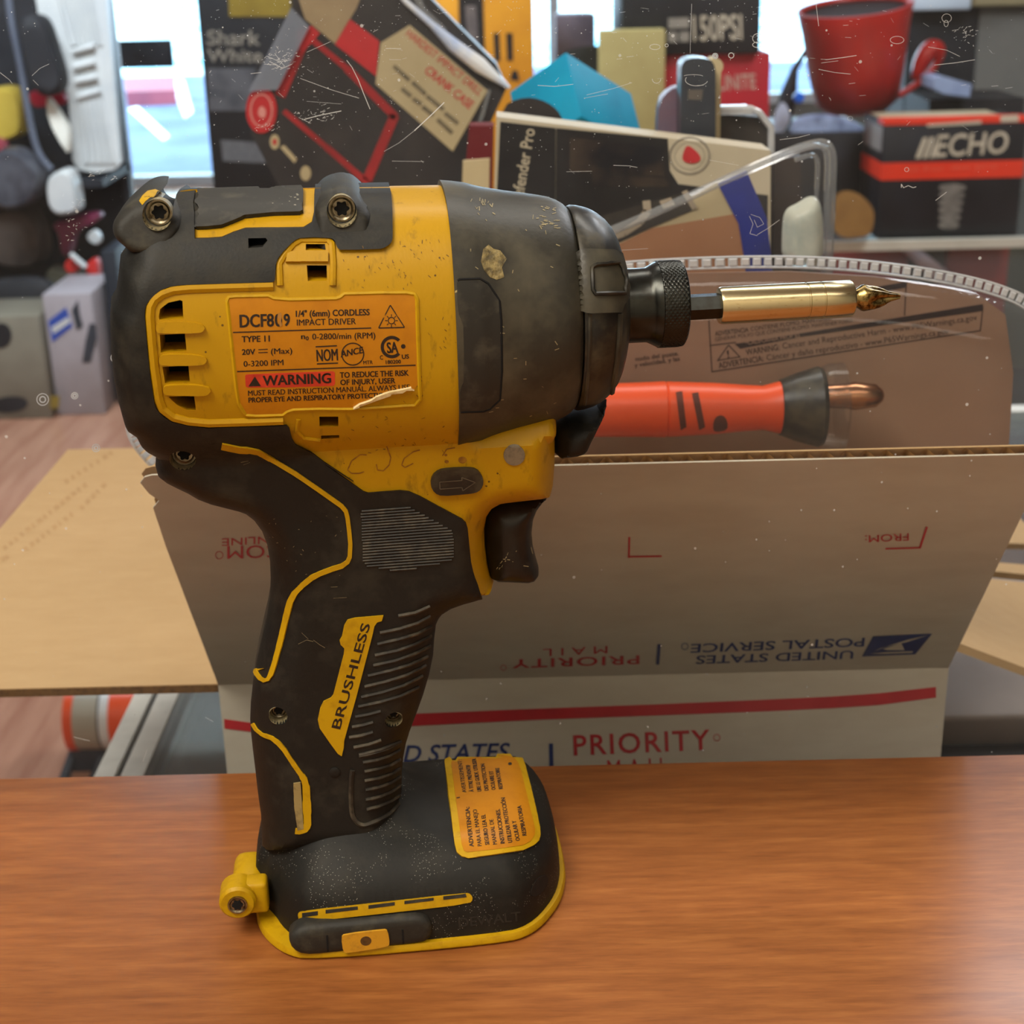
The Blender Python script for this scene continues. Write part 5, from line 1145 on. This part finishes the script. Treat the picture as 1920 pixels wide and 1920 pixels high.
onface([px_ring(490, 207, 20, 3, 30), px_poly(smoothloop([(488, 196), (500, 206), (496, 224), (482, 216)], 2))], YM - 2, .3).build('seal_mark', mat('seal_pink', (222, 150, 146), rough=.5, rgb2=(206, 130, 128), scale=60), se, smooth=0)
onface([px_disc(515, 266, 9, 14), px_disc(573, 325, 10, 14), px_poly([(525, 276), (533, 272), (557, 298), (552, 306)])], YM, .5).build('tan_dots', m_lab, bm_, smooth=0)
onface([px_disc(515, 266, 4, 6)], YM, .8).build('red_dot', m_pred, bm_, smooth=0)
m_film = clear_mat('bluish_film', tint=(.80, .84, .92), haze=.34, gloss=.6, rough=.12, haze_rgb=(186, 196, 216))
slab([(546, 14), (580, 50), (520, 168), (466, 172)], YM - 4, .6).build('clear_flap', m_film, bm_, smooth=0)
m_glint = mat('painted_glare', (240, 246, 255), rough=.1, rgb2=(150, 184, 244), scale=12, lo=.45, hi=.62, ior=1.8)  # window glare along the pack's edge, painted as white-blue colour
g = Geo()
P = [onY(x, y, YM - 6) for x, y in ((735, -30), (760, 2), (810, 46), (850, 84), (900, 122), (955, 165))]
g.tube(P, [1.6, 1.9, 2.2, 4.6, 5.4, 1.2], 10); g.build('glare_edge', m_glint, bm_)
g = Geo(); g.tube([onY(x, y, YM - 4) for x, y in ((770, -30), (792, 20), (835, 58))], [2.4, 2.8, 1.6], 8); g.build('clear_rib', m_bar, bm_); Geo().tube([onY(x, y, YM - 4) for x, y in ((918, 168), (905, 215), (884, 268))], [1.2, 1.5, .8], 8).build('clear_rib', m_bar, bm_)
tag(slab([(868, 302), (918, 298), (916, 420), (864, 420)], 470, 4).build('price_tag', m_cream, smooth=0), 'small cream tag card at the left edge of the phone case carton', 'tag')
tag(slab([(880, 236), (926, 236), (922, 420), (862, 420)], 500, 20).build('carton', mat('dark_red_carton', (108, 26, 36), rough=.5, rgb2=(90, 22, 30), scale=30)), 'dark red carton behind the cream tag card', 'carton')
tag(Geo().loft([[onY(x, y, 500 + k * 30) for x, y in smoothloop([(930, 205), (985, 178), (1040, 196), (1062, 236), (1050, 420), (930, 420)], 2)] for k in (0, 1)]).build('dark_pouch', mat('black_pouch', (40, 38, 42), rough=.5, rgb2=(56, 50, 50), scale=30), smooth=40), 'black rounded pouch in front of the teal carton', 'pouch')

# ------------------------------------------------------------------ far glass counter with boxed goods
FZ = -450.0
YC0 = 3330.0
fc = thing('far_display_case', 'low glass fronted display case at the back carrying the boxed power tools', 'display case', (600, 3700, FLOOR_Z))
p0, p1 = onZ(1570, 455, FZ), onZ(1920, 432, FZ)
Geo().box(-800, 2300, YC0 + 4, 4150, FZ - 12, FZ).build('case_top', m_fglass, fc, smooth=0)
Geo().box(-800, 2300, YC0 - 16, YC0 + 4, FZ - 22, FZ + 2).build('metal_edge', mat('pale_metal_edge', (214, 212, 196), rough=.4, metal=.2, rgb2=(196, 194, 178), scale=12), fc, smooth=0)
Geo().box(-800, 2300, 4100, 4150, FLOOR_Z, FZ - 12).build('back_board', mat('case_back', (96, 92, 80), rough=.7, rgb2=(84, 80, 70), scale=4), fc, smooth=0)
Geo().box(-800, 2300, YC0 + 10, 4100, FLOOR_Z, FLOOR_Z + 120).build('base_board', m_dark, fc, smooth=0)
Geo().box(-800, 2300, YC0 - 6, YC0, FLOOR_Z + 120, FZ - 22).build('front_glass', m_fglass, fc, smooth=0)
def upbox(x0, x1, yt, Y, depth, zb, m, name, label, cat, yref=None, r=4, group=None, **kw):
    """carton standing at distance Y, sides and top taken from the photo"""
    yr = yref if yref is not None else yt
    a, b = onY(x0, yr, Y), onY(x1, yr, Y); zt = onY((x0 + x1) / 2, yt, Y).z
    o = thing(name, label, cat, ((a.x + b.x) / 2, Y + depth / 2, zb), 0, group)
    Geo().rbox((a.x, Y, zb), (b.x - a.x, 0, 0), (0, depth, 0), (0, 0, zt - zb), r=r, seg=2).build('carton_body', m, o, smooth=30)
    return o, a.x, b.x, zt
# items inside the far case
for (xa, xb, yt, Yq, mm, lb) in ((1560, 1705, 452, 3420, mat('deep_red_card', (150, 30, 36), rough=.5, rgb2=(112, 24, 32), scale=6), 'deep red carton inside the far case behind the clear pack corner'), (1782, 1895, 452, 3430, mat('brick_red_card', (168, 52, 44), rough=.5, rgb2=(140, 44, 40), scale=6), 'brick red carton inside the far case under the black and red boxed machine'), (1712, 1775, 462, 3460, mat('slate_card', (74, 78, 76), rough=.5, rgb2=(60, 64, 64), scale=6), 'slate grey carton inside the far case between two red cartons')):
    a, b = onY(xa, yt, Yq), onY(xb, yt, Yq)
    tag(Geo().rbox((a.x, Yq, FLOOR_Z + 120), (b.x - a.x, 0, 0), (0, 200, 0), (0, 0, FZ - 40 - FLOOR_Z - 120), r=4).build('carton', mm), lb, 'carton')
m_pk = mat('pink_stick', (214, 176, 184), rough=.5, rgb2=(190, 180, 210), scale=10)
tag(Geo().tube([onY(1700, 462, YC0 + 50), onY(1790, 540, YC0 + 42), onY(1830, 580, YC0 + 36)], [16, 22, 24], 10).build('pale_rod', m_pk), 'pale pink rod leaning inside the far case in front of the slate carton', 'rod')
YE = 3400.0
m_bcart = mat('black_carton', (26, 27, 31), rough=.5, rgb2=(36, 37, 42), scale=8)
m_gold = mat('gold_band', (150, 128, 48), rough=.5, rgb2=(130, 108, 40), scale=10)
m_grayp = mat('grey_print', (150, 144, 132), rough=.6, rgb2=(128, 124, 116), scale=16)
o, xa, xb, zt = upbox(379, 640, -60, YE, 300, FZ, m_bcart, 'vacuum_carton', 'tall black carton with pale two-line title behind the red framed blister pack', 'carton', yref=120)
onface([px_text('Shark', (388, 84), (488, 84), 27, bold=.02), px_text('White', (388, 116), (492, 116), 24, bold=.02)], YE, 1).build('pale_lettering', m_grayp, o, smooth=0)
onface([px_poly([(389, 128), (480, 128), (470, 208), (392, 208)])], YE, 1).build('faint_picture', mat('faint_grey_print', (96, 98, 104), rough=.6, rgb2=(56, 60, 68), scale=14), o, smooth=0)
onface([px_poly([(414, 262), (494, 268), (505, 306), (418, 302)])], YE, 1).build('faint_text_block', mat('faint_text', (112, 114, 118), rough=.6, rgb2=(66, 70, 76), scale=40, stretch=(8, 1, 1)), o, smooth=0)
onface([px_poly([(425, -60), (545, -60), (545, 31), (430, 31)])], YE, 1).build('gold_band', m_gold, o, smooth=0)
m_ycart = mat('amber_carton', (232, 160, 30), rough=.5, rgb2=(214, 140, 24), scale=8)
o, xa, xb, zt = upbox(800, 1000, -60, YE, 240, FZ, m_ycart, 'tool_carton', 'tall amber yellow carton with black stripe left of the bright window', 'carton', yref=60)
onface([px_poly([(858, -60), (904, -60), (914, 260), (866, 260)])], YE, 1).build('black_stripe', m_kblk, o, smooth=0)
onface([px_poly([(872, 10), (892, 10), (900, 110), (880, 120)])], YE, 1.6).build('grey_picture', mat('grey_picture', (120, 112, 110), rough=.6, rgb2=(70, 66, 74), scale=14), o, smooth=0)
onface([px_poly([(925, 62), (936, 62), (938, 114), (928, 116)]), px_poly([(949, 62), (961, 62), (962, 114), (951, 114)]), px_poly([(961, 132), (970, 132), (974, 152), (956, 150)])], YE, 1).build('black_marks', m_kblk, o, smooth=0)
upbox(1042, 1116, 28, 3700, 160, FZ, mat('mauve_grey_carton', (108, 98, 110), rough=.5, rgb2=(88, 80, 92), scale=10), 'carton', 'mauve grey carton standing in front of the bright window', 'carton')
o, xa, xb, zt = upbox(1124, 1248, 56, 3345, 56, FZ, mat('khaki_carton', (180, 166, 108), rough=.55, rgb2=(168, 152, 96), scale=8), 'carton', 'plain khaki carton beside the red carton with a white title', 'carton')
tag(Geo().loft([[onY(x, y, 3420 + k * 70) for x, y in smoothloop([(1050, 100), (1080, 88), (1140, 84), (1150, 96), (1150, 140), (1150, 434), (1050, 434)], 2)] for k in (0, 1)]).build('dark_bag', mat('dark_green_bag', (46, 50, 48), rough=.6, rgb2=(36, 40, 40), scale=8), smooth=40), 'dark green black bag behind the top of the teal carton', 'bag')
YR = 3430.0
o, xa, xb, zred = upbox(1243, 1443, 101, YR, 280, FZ, mat('red_carton', (184, 30, 44), rough=.45, rgb2=(164, 26, 40), scale=7), 'carton', 'red carton with a white title under the black pressure washer carton', 'carton', yref=180)
onface([px_text('UNITE', (1348, 170), (1418, 166), 28, bold=.02)], YR, 1).build('white_lettering', mat('cream_print', (206, 176, 160), rough=.5, rgb2=(196, 166, 150), scale=9), o, smooth=0)
o, xa, xb, zt = upbox(1166, 1426, -70, YR - 20, 320, zred, m_bcart, 'carton', 'black carton with big pale 150 PSI title on top of the red carton', 'carton', yref=50)
onface([px_text('150PSI', (1300, 76), (1392, 73), 46, bold=.03)], YR - 20, 1).build('pale_lettering', m_white, o, smooth=0)
onface([px_text('AIR', (1252, 52), (1292, 51), 20, bold=.02), px_text('TANK', (1252, 79), (1292, 78), 20, bold=.02)], YR - 20, 1).build('small_lettering', m_grayp, o, smooth=0) if False else None
onface([px_poly([(1253, 34), (1292, 33), (1292, 52), (1253, 54)]), px_poly([(1253, 60), (1270, 60), (1270, 79), (1253, 79)]), px_poly([(1274, 60), (1292, 59), (1292, 78), (1274, 78)])], YR - 20, 1).build('blurred_print', m_grayp, o, smooth=0)
# boxed chainsaw carton at the right
YH = 3345.0
o, xa, xb, zt = upbox(1652, 1917, 226, YH, 210, FZ + .5, m_bcart, 'machine_carton', 'black carton with orange-red band and slanted white title on the far display case', 'carton', yref=330, r=3)
m_ored = mat('orange_red_print', (226, 58, 30), rough=.5, rgb2=(214, 50, 26), scale=9)
fl_ = onY(1655, 305, YH); 
def facez(y, x=1780): return onY(x, y, YH).z
g = Geo(); g.box(xa - 1.5, xb + 1.5, YH - 1.5, YH + 211.5, facez(335), facez(303)); g.build('orange_band', m_ored, o, smooth=0)
g = Geo(); g.box(xa - 1, xb + 1, YH - 1.5, YH + 60, facez(232), facez(222)); g.build('orange_rim', m_ored, o, smooth=0)
tp = onY(1780, 222, YH).z
Geo().box(xa + 12, xb - 40, YH + 12, YH + 200, zt - 1, zt + 1.5).build('pale_top', mat('cream_top', (196, 182, 150), rough=.5, rgb2=(180, 166, 136), scale=9), o, smooth=0)
onface([px_text('ECHO', (1752, 294), (1892, 286), 40, bold=.035, shear=.25), px_poly([(1716, 297), (1726, 297), (1740, 258), (1731, 258)]), px_poly([(1730, 297), (1739, 296), (1752, 257), (1744, 257)]), px_poly([(1743, 296), (1750, 296), (1762, 257), (1756, 257)])], YH, 1).build('white_lettering', m_white, o, smooth=0)
onface([px_poly([(1738, 233), (1840, 226), (1840, 232), (1738, 238)]), px_poly([(1876, 217), (1910, 215), (1910, 228), (1876, 229)])], YH, 2.2).build('small_print', m_white, o, smooth=0)
onface([px_text('O For the pro', (1700, 322), (1870, 314), 7, bold=.0)], YH, 2.2).build('faint_lettering', mat('salmon_print', (236, 110, 84), rough=.5, rgb2=(226, 100, 74), scale=9), o, smooth=0)
# printed coil-like picture
g = Geo()
for k in range(6):
    y = 352 + k * 14; w = 26 - k * 1.2; vs, fs = px_disc(1786 - k * 1.4, y, w, 8, 20); q = onface([(vs, fs)], YH, 1 + .2 * k); g.add(q.v, q.f)
g.build('machine_picture', mat('grey_machine_print', (126, 122, 114), rough=.5, rgb2=(96, 92, 86), scale=30), o, smooth=0)
# its turned up side label
a, b = onY(1627, 205, YH + 200), onY(1660, 290, YH)
Geo().add([(xa - 2, YH + 6, facez(283)), (xa - 2, YH + 190, facez(283)), (xa - 2, YH + 190, facez(236)), (xa - 2, YH + 6, facez(236))], [(0, 1, 2, 3)]).build('side_label', mat('side_label_grey', (150, 146, 140), rough=.5, rgb2=(130, 128, 126), scale=9), o, smooth=0)
tag(Geo().loft([[onY(x, y, 3300 - 12 * k) for x, y in smoothloop([(1560, 372), (1580, 355), (1612, 362), (1640, 392), (1638, 425), (1628, 446), (1560, 446)], 2)] for k in (0, 1, 2)]).build('paper_bag', mat('brown_paper_bag', (150, 112, 58), rough=.8, rgb2=(128, 92, 46), scale=12), smooth=40), 'crumpled brown paper bag left of the black and orange-red machine carton', 'bag')
# black crate with a red tub and plastic bags on it
cr, xa2, xb2, ztc = upbox(1440, 1640, 250, 3600, 400, FZ, mat('black_crate_plastic', (24, 25, 29), rough=.5, rgb2=(38, 40, 46), scale=9), 'crate', 'black crate on the far display case under the red tub and crumpled plastic bag', 'crate', yref=330)
m_redtub = mat('red_tub_plastic', (190, 36, 26), rough=.3, rgb2=(150, 26, 26), scale=4, lo=.4, hi=.7)
YU = 3800.0
tb = thing('red_tub', 'shiny red tub with dark open top tilted on the black crate at the right', 'tub', (onY(1610, 200, YU).x, YU, ztc))
ub = onY(1606, 200, YU); ut = onY(1598, 12, YU); sU = (ub - CAM).dot(FW) / FPX
axU = ((ut - ub).normalized() + Vector((.0, -.12, 0))).normalized(); HL = (ut - ub).length
Geo().lathe([(-2, 30 * sU), (2, 62 * sU), (16, 76 * sU), (HL * .35, 86 * sU), (HL * .8, 97 * sU), (HL, 104 * sU), (HL + 4, 104 * sU), (HL + 4, 98 * sU), (HL - 4, 94 * sU)], ub, axU, seg=48, cap=False).build('tub_wall', m_redtub, tb, smooth=50)
Geo().lathe([(HL - 12, 1), (HL - 10, 93 * sU), (HL - 16, 93 * sU), (HL - 18, 1)], ub, axU, seg=40).build('dark_filling', m_bcart, tb, smooth=40)
Geo().lathe([(-2, 2), (-2, 62 * sU), (3, 62 * sU), (3, 2)], ub, axU, seg=40).build('tub_bottom', m_redtub, tb, smooth=40)
sp = smoothloop([(1715, 150), (1728, 112), (1748, 88), (1760, 96), (1758, 118), (1740, 140), (1700, 172), (1668, 186)], 2, False)
Geo().tube([onY(x, y, YU - 20) for x, y in sp], [6 * sU + 12 * sU * math.sin(math.pi * min(1, i / 18)) for i in range(len(sp))], 10).build('tub_handle', m_redtub, tb)
tag(Geo().loft([[onY(x, y, 3660 - 25 * k) for x, y in smoothloop(q, 2)] for k, q in enumerate(([(1480, 232), (1502, 216), (1545, 212), (1590, 222), (1622, 240), (1620, 256), (1480, 256)], [(1484, 238), (1510, 222), (1550, 220), (1590, 230), (1616, 246), (1612, 256), (1484, 256)]))]).build('plastic_bag', mat('bluish_plastic_bag', (176, 196, 232), rough=.3, rgb2=(96, 112, 148), scale=14, lo=.4, hi=.62), smooth=40), 'crumpled bluish white plastic bag in front of the red tub', 'bag')
tag(Geo().loft([[onY(x, y, 3670 - 20 * k) for x, y in smoothloop([(1452, 256), (1450, 216), (1466, 186), (1480, 206), (1482, 226), (1462, 256)], 2)] for k in (0, 1)]).build('white_bottle', mat('white_bottle', (206, 220, 240), rough=.3, rgb2=(180, 196, 224), scale=9), smooth=40), 'small bluish white bottle at the left end of the black crate', 'bottle')
g = Geo(); g.tube([onY(x, y, 3900) for x, y in ((1466, 236), (1478, 180), (1490, 130), (1520, 80))], [26, 24, 10, 6], 8); tag(g.build('dark_lever', m_dark), 'dark grey lever handle rising beside the red tub', 'tool')
tag(Geo().lathe([(0, 12), (4, 14), (18, 14), (22, 10)], onY(1496, 182, 3600), (0, -1, 0), seg=20).build('blue_disc', mat('bright_blue_plastic', (24, 110, 235), rough=.4, rgb2=(20, 96, 214), scale=9)), 'tiny bright blue disc beside the dark lever', 'disc')
# shelving and panels at the right back
sh = thing('back_shelf', 'dark shelving unit with a pale rail behind the red tub', 'shelving', (1700, 4350, FLOOR_Z))
a, b = onY(1440, 100, 4300), onY(2050, 100, 4300)
Geo().box(onY(1700, 100, 4300).x, onY(1836, 100, 4300).x, 4300, 4500, FLOOR_Z, 420).build('dark_panel', m_bcart, sh, smooth=0)
Geo().box(onY(1832, 100, 4290).x, onY(2060, 100, 4290).x, 4290, 4500, FLOOR_Z, 420).build('grey_panel', mat('grey_fabric_panel', (112, 110, 104), rough=.8, rgb2=(98, 98, 94), scale=5), sh, smooth=0)
z0, z1 = onY(1760, 20, 4240).z, onY(1760, -14, 4240).z
Geo().rbox((onY(1706, 10, 4240).x, 4240, z0), (onY(1822, 10, 4240).x - onY(1706, 10, 4240).x, 0, 0), (0, 60, 0), (0, 0, z1 - z0), r=8).build('pale_rail', mat('pale_blue_rail', (206, 220, 232), rough=.4, rgb2=(190, 204, 220), scale=6), sh)
Geo().rbox((onY(1822, 10, 4250).x, 4250, z0 + 8), (300, 0, 0), (0, 40, 0), (0, 0, 60), r=6).build('beige_rail', mat('beige_rail', (150, 138, 104), rough=.6, rgb2=(138, 126, 94), scale=6), sh)
q = [(1750, 148), (1766, 142), (1822, 158), (1818, 182), (1770, 176), (1750, 166)]
o = tag(Geo().prism([onY(x, y, 3600) for x, y in q], (0, 120, 0)).build('pale_blue_case', mat('pale_blue_plastic', (150, 168, 200), rough=.4, rgb2=(130, 146, 180), scale=6), smooth=0), 'pale blue plastic case lying above the black and orange-red machine carton', 'case')
tag(Geo().box(onY(1742, 184, 3660).x, onY(1920, 184, 3660).x, 3650, 3900, FZ, onY(1790, 186, 3660).z).build('black_bin', m_bcart, smooth=0), 'plain black bin behind the machine carton under the pale blue case', 'bin')

# ------------------------------------------------------------------ left side: post, ribbed panel, shelf clutter
YL = 4600.0
m_pwhite = mat('off_white_plastic', (206, 208, 206), rough=.4, rgb2=(188, 192, 194), scale=5)
pz = lambda x, y, Y=YL: onY(x, y, Y)
a, b = pz(214, 400, 5150), pz(250, 400, 5150)
tag(Geo().rbox((a.x, 5150, FLOOR_Z), (b.x - a.x, 0, 0), (0, 70, 0), (0, 0, 1120 + 420), r=8).build('white_post', m_pwhite), 'tall white post between the glass door and the ribbed white panel', 'post')
rp = thing('ribbed_panel', 'white ribbed plastic panel with four raised bars standing left of the door', 'panel', (pz(150, 300).x, YL, pz(150, 320).z))
PL = [(66, -40), (210, -40), (226, 300), (222, 316), (180, 326), (140, 322), (126, 306), (118, 140), (76, 60)]
Geo().prism([pz(x, y) for x, y in [(60, -40), (196, -40), (226, 306), (214, 318), (180, 324), (146, 318), (136, 300), (128, 180), (78, 60)]], (0, 40, 0)).build('panel_body', m_pwhite, rp, smooth=0)
g = Geo()
for k in range(7):
    t0 = 132 + k * 9.5; t1 = 152 + k * 11
    g.tube([pz(t0 - 30 + k * 1.0, -40, YL - 4), pz(t0 + (0 if k else 4), 85, YL - 4)], 6.5, 8)
for k in range(5): g.tube([pz(150 + k * 9, 180, YL - 4), pz(164 + k * 12, 306, YL - 4)], 8, 8)
g.build('panel_ribs', m_pwhite, rp)
for k, (x0, y0, x1, y1) in enumerate(((136, 96, 177, 86), (138, 126, 178, 116), (142, 152, 182, 144), (146, 182, 188, 170))):
    Geo().tube([pz(x0, y0, YL - 16), pz(x1, y1, YL - 16)], 9, 10).build('raised_bar', m_pwhite, rp)
# black shelving unit that everything at the left stands on
su = thing('tool_shelf', 'black steel shelving unit crowded with yard tools at the left', 'shelving', (-1900, 4800, FLOOR_Z))
xs0, xs1 = pz(-140, 400).x, pz(205, 400).x
zs = [pz(100, 330).z - 8, pz(100, 560).z]
m_shelf = mat('black_steel', (30, 32, 38), rough=.5, rgb2=(46, 48, 54), scale=6)
for z in zs: Geo().box(xs0, xs1, YL - 40, YL + 360, z - 26, z).build('shelf_board', m_shelf, su, smooth=0)
Geo().box(xs0, xs1, YL + 340, YL + 362, FLOOR_Z, 420).build('back_sheet', m_shelf, su, smooth=0)
for x in (xs0, xs1 - 24): Geo().box(x, x + 24, YL + 310, YL + 340, FLOOR_Z, 420).build('upright', m_shelf, su, smooth=0)
def blob(name, pts, Y, depth, m, label, cat, it=2, group=None):
    rings = []
    for k, s in ((0, .86), (.15, 1.0), (.85, 1.0), (1, .86)):
        q = smoothloop(pts, it); cx = sum(p[0] for p in q) / len(q); cy = sum(p[1] for p in q) / len(q)
        rings.append([onY(cx + (x - cx) * s, cy + (y - cy) * s, Y) + Vector((0, depth * k, 0)) for x, y in q])
    return tag(Geo().loft(rings).build(name, m, smooth=45), label, cat, group)
m_blab = mat('black_fabric', (26, 27, 32), rough=.7, rgb2=(44, 44, 48), scale=9)
blob('yellow_jug', [(-40, 170), (18, 160), (36, 190), (40, 245), (30, 262), (-40, 278)], YL + 60, 120, mat('yellow_jug_plastic', (206, 178, 74), rough=.4, rgb2=(190, 160, 58), scale=6), 'yellow plastic jug on the tool shelf at the left edge', 'jug')
blob('black_boot', [(28, 34), (60, 26), (82, 40), (98, 92), (116, 150), (108, 178), (78, 184), (56, 160), (44, 100)], YL - 170, 110, m_blab, 'tall black boot-like tool cover in front of the ribbed white panel', 'cover')
blob('red_strap', [(50, 168), (90, 178), (118, 172), (122, 198), (90, 200), (58, 204)], YL + 10, 60, mat('crimson_plastic', (186, 34, 58), rough=.4, rgb2=(150, 28, 48), scale=6), 'crimson strap under the black boot-like cover', 'strap')
blob('white_wedge', [(85, 184), (92, 186), (116, 222), (130, 245), (130, 284), (122, 288), (88, 226)], YL - 90, 50, mat('bright_white_plastic', (236, 234, 222), rough=.4, rgb2=(224, 222, 210), scale=6), 'bright white wedge leaning beside the ribbed panel', 'panel', it=1)
blob('white_jug', [(82, 346), (96, 326), (122, 318), (136, 334), (146, 392), (140, 402), (92, 406)], YL - 165, 110, m_pwhite, 'squat white jug on the tool shelf under the ribbed panel', 'jug')
hz_ = [(12, -40), (20, 40), (36, 110), (46, 170), (58, 240), (72, 290), (96, 318)]
tag(Geo().tube([onY(x, y, YL - 120) for x, y in smoothloop(hz_, 2, False)], 11, 10).build('grey_hose', mat('grey_hose_rubber', (92, 98, 112), rough=.5, rgb2=(76, 80, 94), scale=6)), 'grey hose hanging down the left edge beside the yellow jug', 'hose')
blob('engine_part', [(-20, 286), (20, 280), (50, 300), (78, 330), (60, 390), (-20, 400)], YL - 200, 140, mat('grey_engine', (80, 82, 90), rough=.45, rgb2=(48, 48, 56), scale=10, lo=.4, hi=.6), 'grey engine part on the tool shelf left of the white jug', 'engine part')
blob('red_bulb', [(-20, 258), (4, 264), (10, 280), (2, 298), (-20, 300)], YL - 60, 60, mat('dusty_red', (150, 60, 72), rough=.5, rgb2=(120, 50, 64), scale=6), 'dusty red bulb at the left edge under the yellow jug', 'bulb')
blob('maroon_tool', [(92, 420), (130, 410), (180, 398), (188, 414), (150, 428), (132, 450), (128, 486), (112, 480), (108, 440)], YL - 20, 90, mat('maroon_plastic', (112, 34, 62), rough=.45, rgb2=(76, 26, 48), scale=6), 'maroon angled power tool on the shelf below the white jug', 'power tool')
blob('white_bottle', [(160, 442), (176, 430), (188, 444), (186, 460), (168, 456)], YL - 60, 40, m_pwhite, 'small white bottle neck beside the maroon power tool', 'bottle')
blob('red_tool', [(120, 492), (134, 484), (148, 496), (146, 510), (130, 514), (120, 506)], YL - 60, 60, mat('signal_red', (204, 44, 38), rough=.45, rgb2=(176, 34, 34), scale=6), 'small round red tool part under the maroon power tool', 'tool part')
blob('red_tool', [(162, 492), (178, 484), (184, 500), (184, 530), (166, 532), (160, 510)], YL - 60, 60, mat('signal_red', (204, 44, 38)), 'upright red tool part right of the white stick', 'tool part')
tag(Geo().tube([onY(132, 476, YL - 80), onY(161, 501, YL - 80)], 9, 10).build('white_stick', m_pwhite), 'short white stick between two small red tool parts', 'stick')
blob('brown_bundle', [(-30, 400), (40, 384), (70, 420), (82, 480), (60, 510), (-30, 500)], YL + 60, 150, mat('brown_grey_bundle', (92, 80, 72), rough=.7, rgb2=(60, 52, 50), scale=9), 'brown grey bundle on the tool shelf at the left edge', 'bundle')
blob('khaki_bag', [(84, 500), (120, 512), (156, 520), (162, 540), (120, 548), (84, 546)], YL + 20, 90, mat('khaki_cloth', (112, 108, 90), rough=.8, rgb2=(90, 88, 76), scale=9), 'folded khaki cloth above the grey carton with the blue label', 'cloth')
blob('black_case', [(-40, 530), (60, 520), (96, 536), (104, 566), (96, 590), (-40, 594)], 4480, 60, m_blab, 'black case lying on the grey green carton at the left', 'case')
# two cartons standing on the floor
pA, pB = onY(-60, 775, 4200), onY(97, 775, 4200)
o = thing('appliance_carton', 'grey green appliance carton on the floor at the left edge', 'carton', ((pA.x + pB.x) / 2, 4300, FLOOR_Z))
zt = onY(50, 592, 4200).z
Geo().rbox((pA.x, 4200, FLOOR_Z), (pB.x - pA.x, 0, 0), (0, 260, 0), (0, 0, zt - FLOOR_Z), r=5, seg=2).build('carton_body', mat('grey_green_carton', (134, 128, 112), rough=.6, rgb2=(112, 104, 90), scale=3, lo=.4, hi=.7), o, smooth=30)
onface([px_poly(smoothloop([(-10, 606), (14, 606), (24, 628), (16, 650), (-10, 656)], 2)), px_poly(smoothloop([(-10, 746), (40, 742), (56, 756), (40, 772), (-10, 776)], 2))], 4200, 2).build('dark_print', m_blab, o, smooth=0)
onface([px_poly([(94, 742), (112, 742), (110, 766), (94, 766)])], 4200, 2).build('yellow_print', m_gold, o, smooth=0)
pA, pB = onY(106, 760, 4230), onY(196, 760, 4230)
o = thing('heater_carton', 'pale lavender grey carton with blue and white label on the floor beside the door', 'carton', ((pA.x + pB.x) / 2, 4400, FLOOR_Z))
zt = onY(150, 550, 4230).z
Geo().rbox((pA.x, 4230, FLOOR_Z), (pB.x - pA.x, 0, 0), (0, 300, 0), (0, 0, zt - FLOOR_Z), r=5, seg=2).build('carton_body', mat('lavender_grey_carton', (168, 160, 164), rough=.6, rgb2=(148, 138, 138), scale=3, lo=.4, hi=.7), o, smooth=30)
onface([px_poly([(90, 602), (124, 576), (136, 612), (98, 642)])], 4230, 2).build('blue_label', mat('label_blue', (44, 78, 170), rough=.5, rgb2=(38, 66, 150), scale=9), o, smooth=0)
onface([px_poly([(96, 614), (128, 594), (132, 604), (100, 626)])], 4230, 3).build('white_label_band', m_pwhite, o, smooth=0)
onface([px_poly([(134, 582), (146, 562), (150, 590), (156, 612), (144, 620)]), px_poly([(168, 606), (180, 608), (182, 634), (170, 680), (154, 680), (160, 640)])], 4230, 2).build('dark_print', m_dark, o, smooth=0)
upbox(199, 226, 470, 4330, 200, FLOOR_Z, mat('dark_teal_bin', (30, 38, 48), rough=.5, rgb2=(22, 26, 34), scale=5), 'dark_bin', 'narrow dark bin on the floor between the lavender carton and the door', 'bin', yref=560)

# canister lying beside the glass case, on a low stand
p = onZ(190, 1425, FLOOR_Z + 40)
cn = thing('canister_vacuum', 'orange and grey ringed canister lying on the floor left of the glass case', 'canister', (p.x, p.y + 60, FLOOR_Z))
c0 = onY(133, 1345, p.y + 60); sC = (c0 - CAM).dot(FW) / FPX; rC = 62 * sC
for nm, x0, x1, m_, rr in (('orange_end', 134, 151, m_org, 1.0), ('grey_body', 151, 196, mat('warm_grey_plastic', (160, 154, 138), rough=.45, rgb2=(146, 140, 126), scale=6), .98), ('seam_band', 196, 200, m_dark, .95), ('grey_body', 200, 217, m_pwhite, .98), ('orange_body', 217, 300, m_org, .97)):
    Geo().lathe([(x0 - 133) and ((x0 - 133) * sC, rC * rr * .2) or (0, rC * .2), ((x0 - 133) * sC, rC * rr), ((x1 - 133) * sC, rC * rr), ((x1 - 133) * sC, rC * .2)], c0, (1, 0, 0), seg=40).build(nm, m_, cn)
for x in (140, 196): Geo().tube([c0 + Vector(((x - 133) * sC, 0, -rC * .8)), Vector((c0.x + (x - 150) * sC, c0.y - 60, FLOOR_Z))], 9, 8).build('leg', m_dark, cn)
Geo().box(c0.x, c0.x + 60 * sC, c0.y - 30, c0.y + 30, FLOOR_Z, c0.z - rC * .6).build('stand', m_dark, cn, smooth=0)
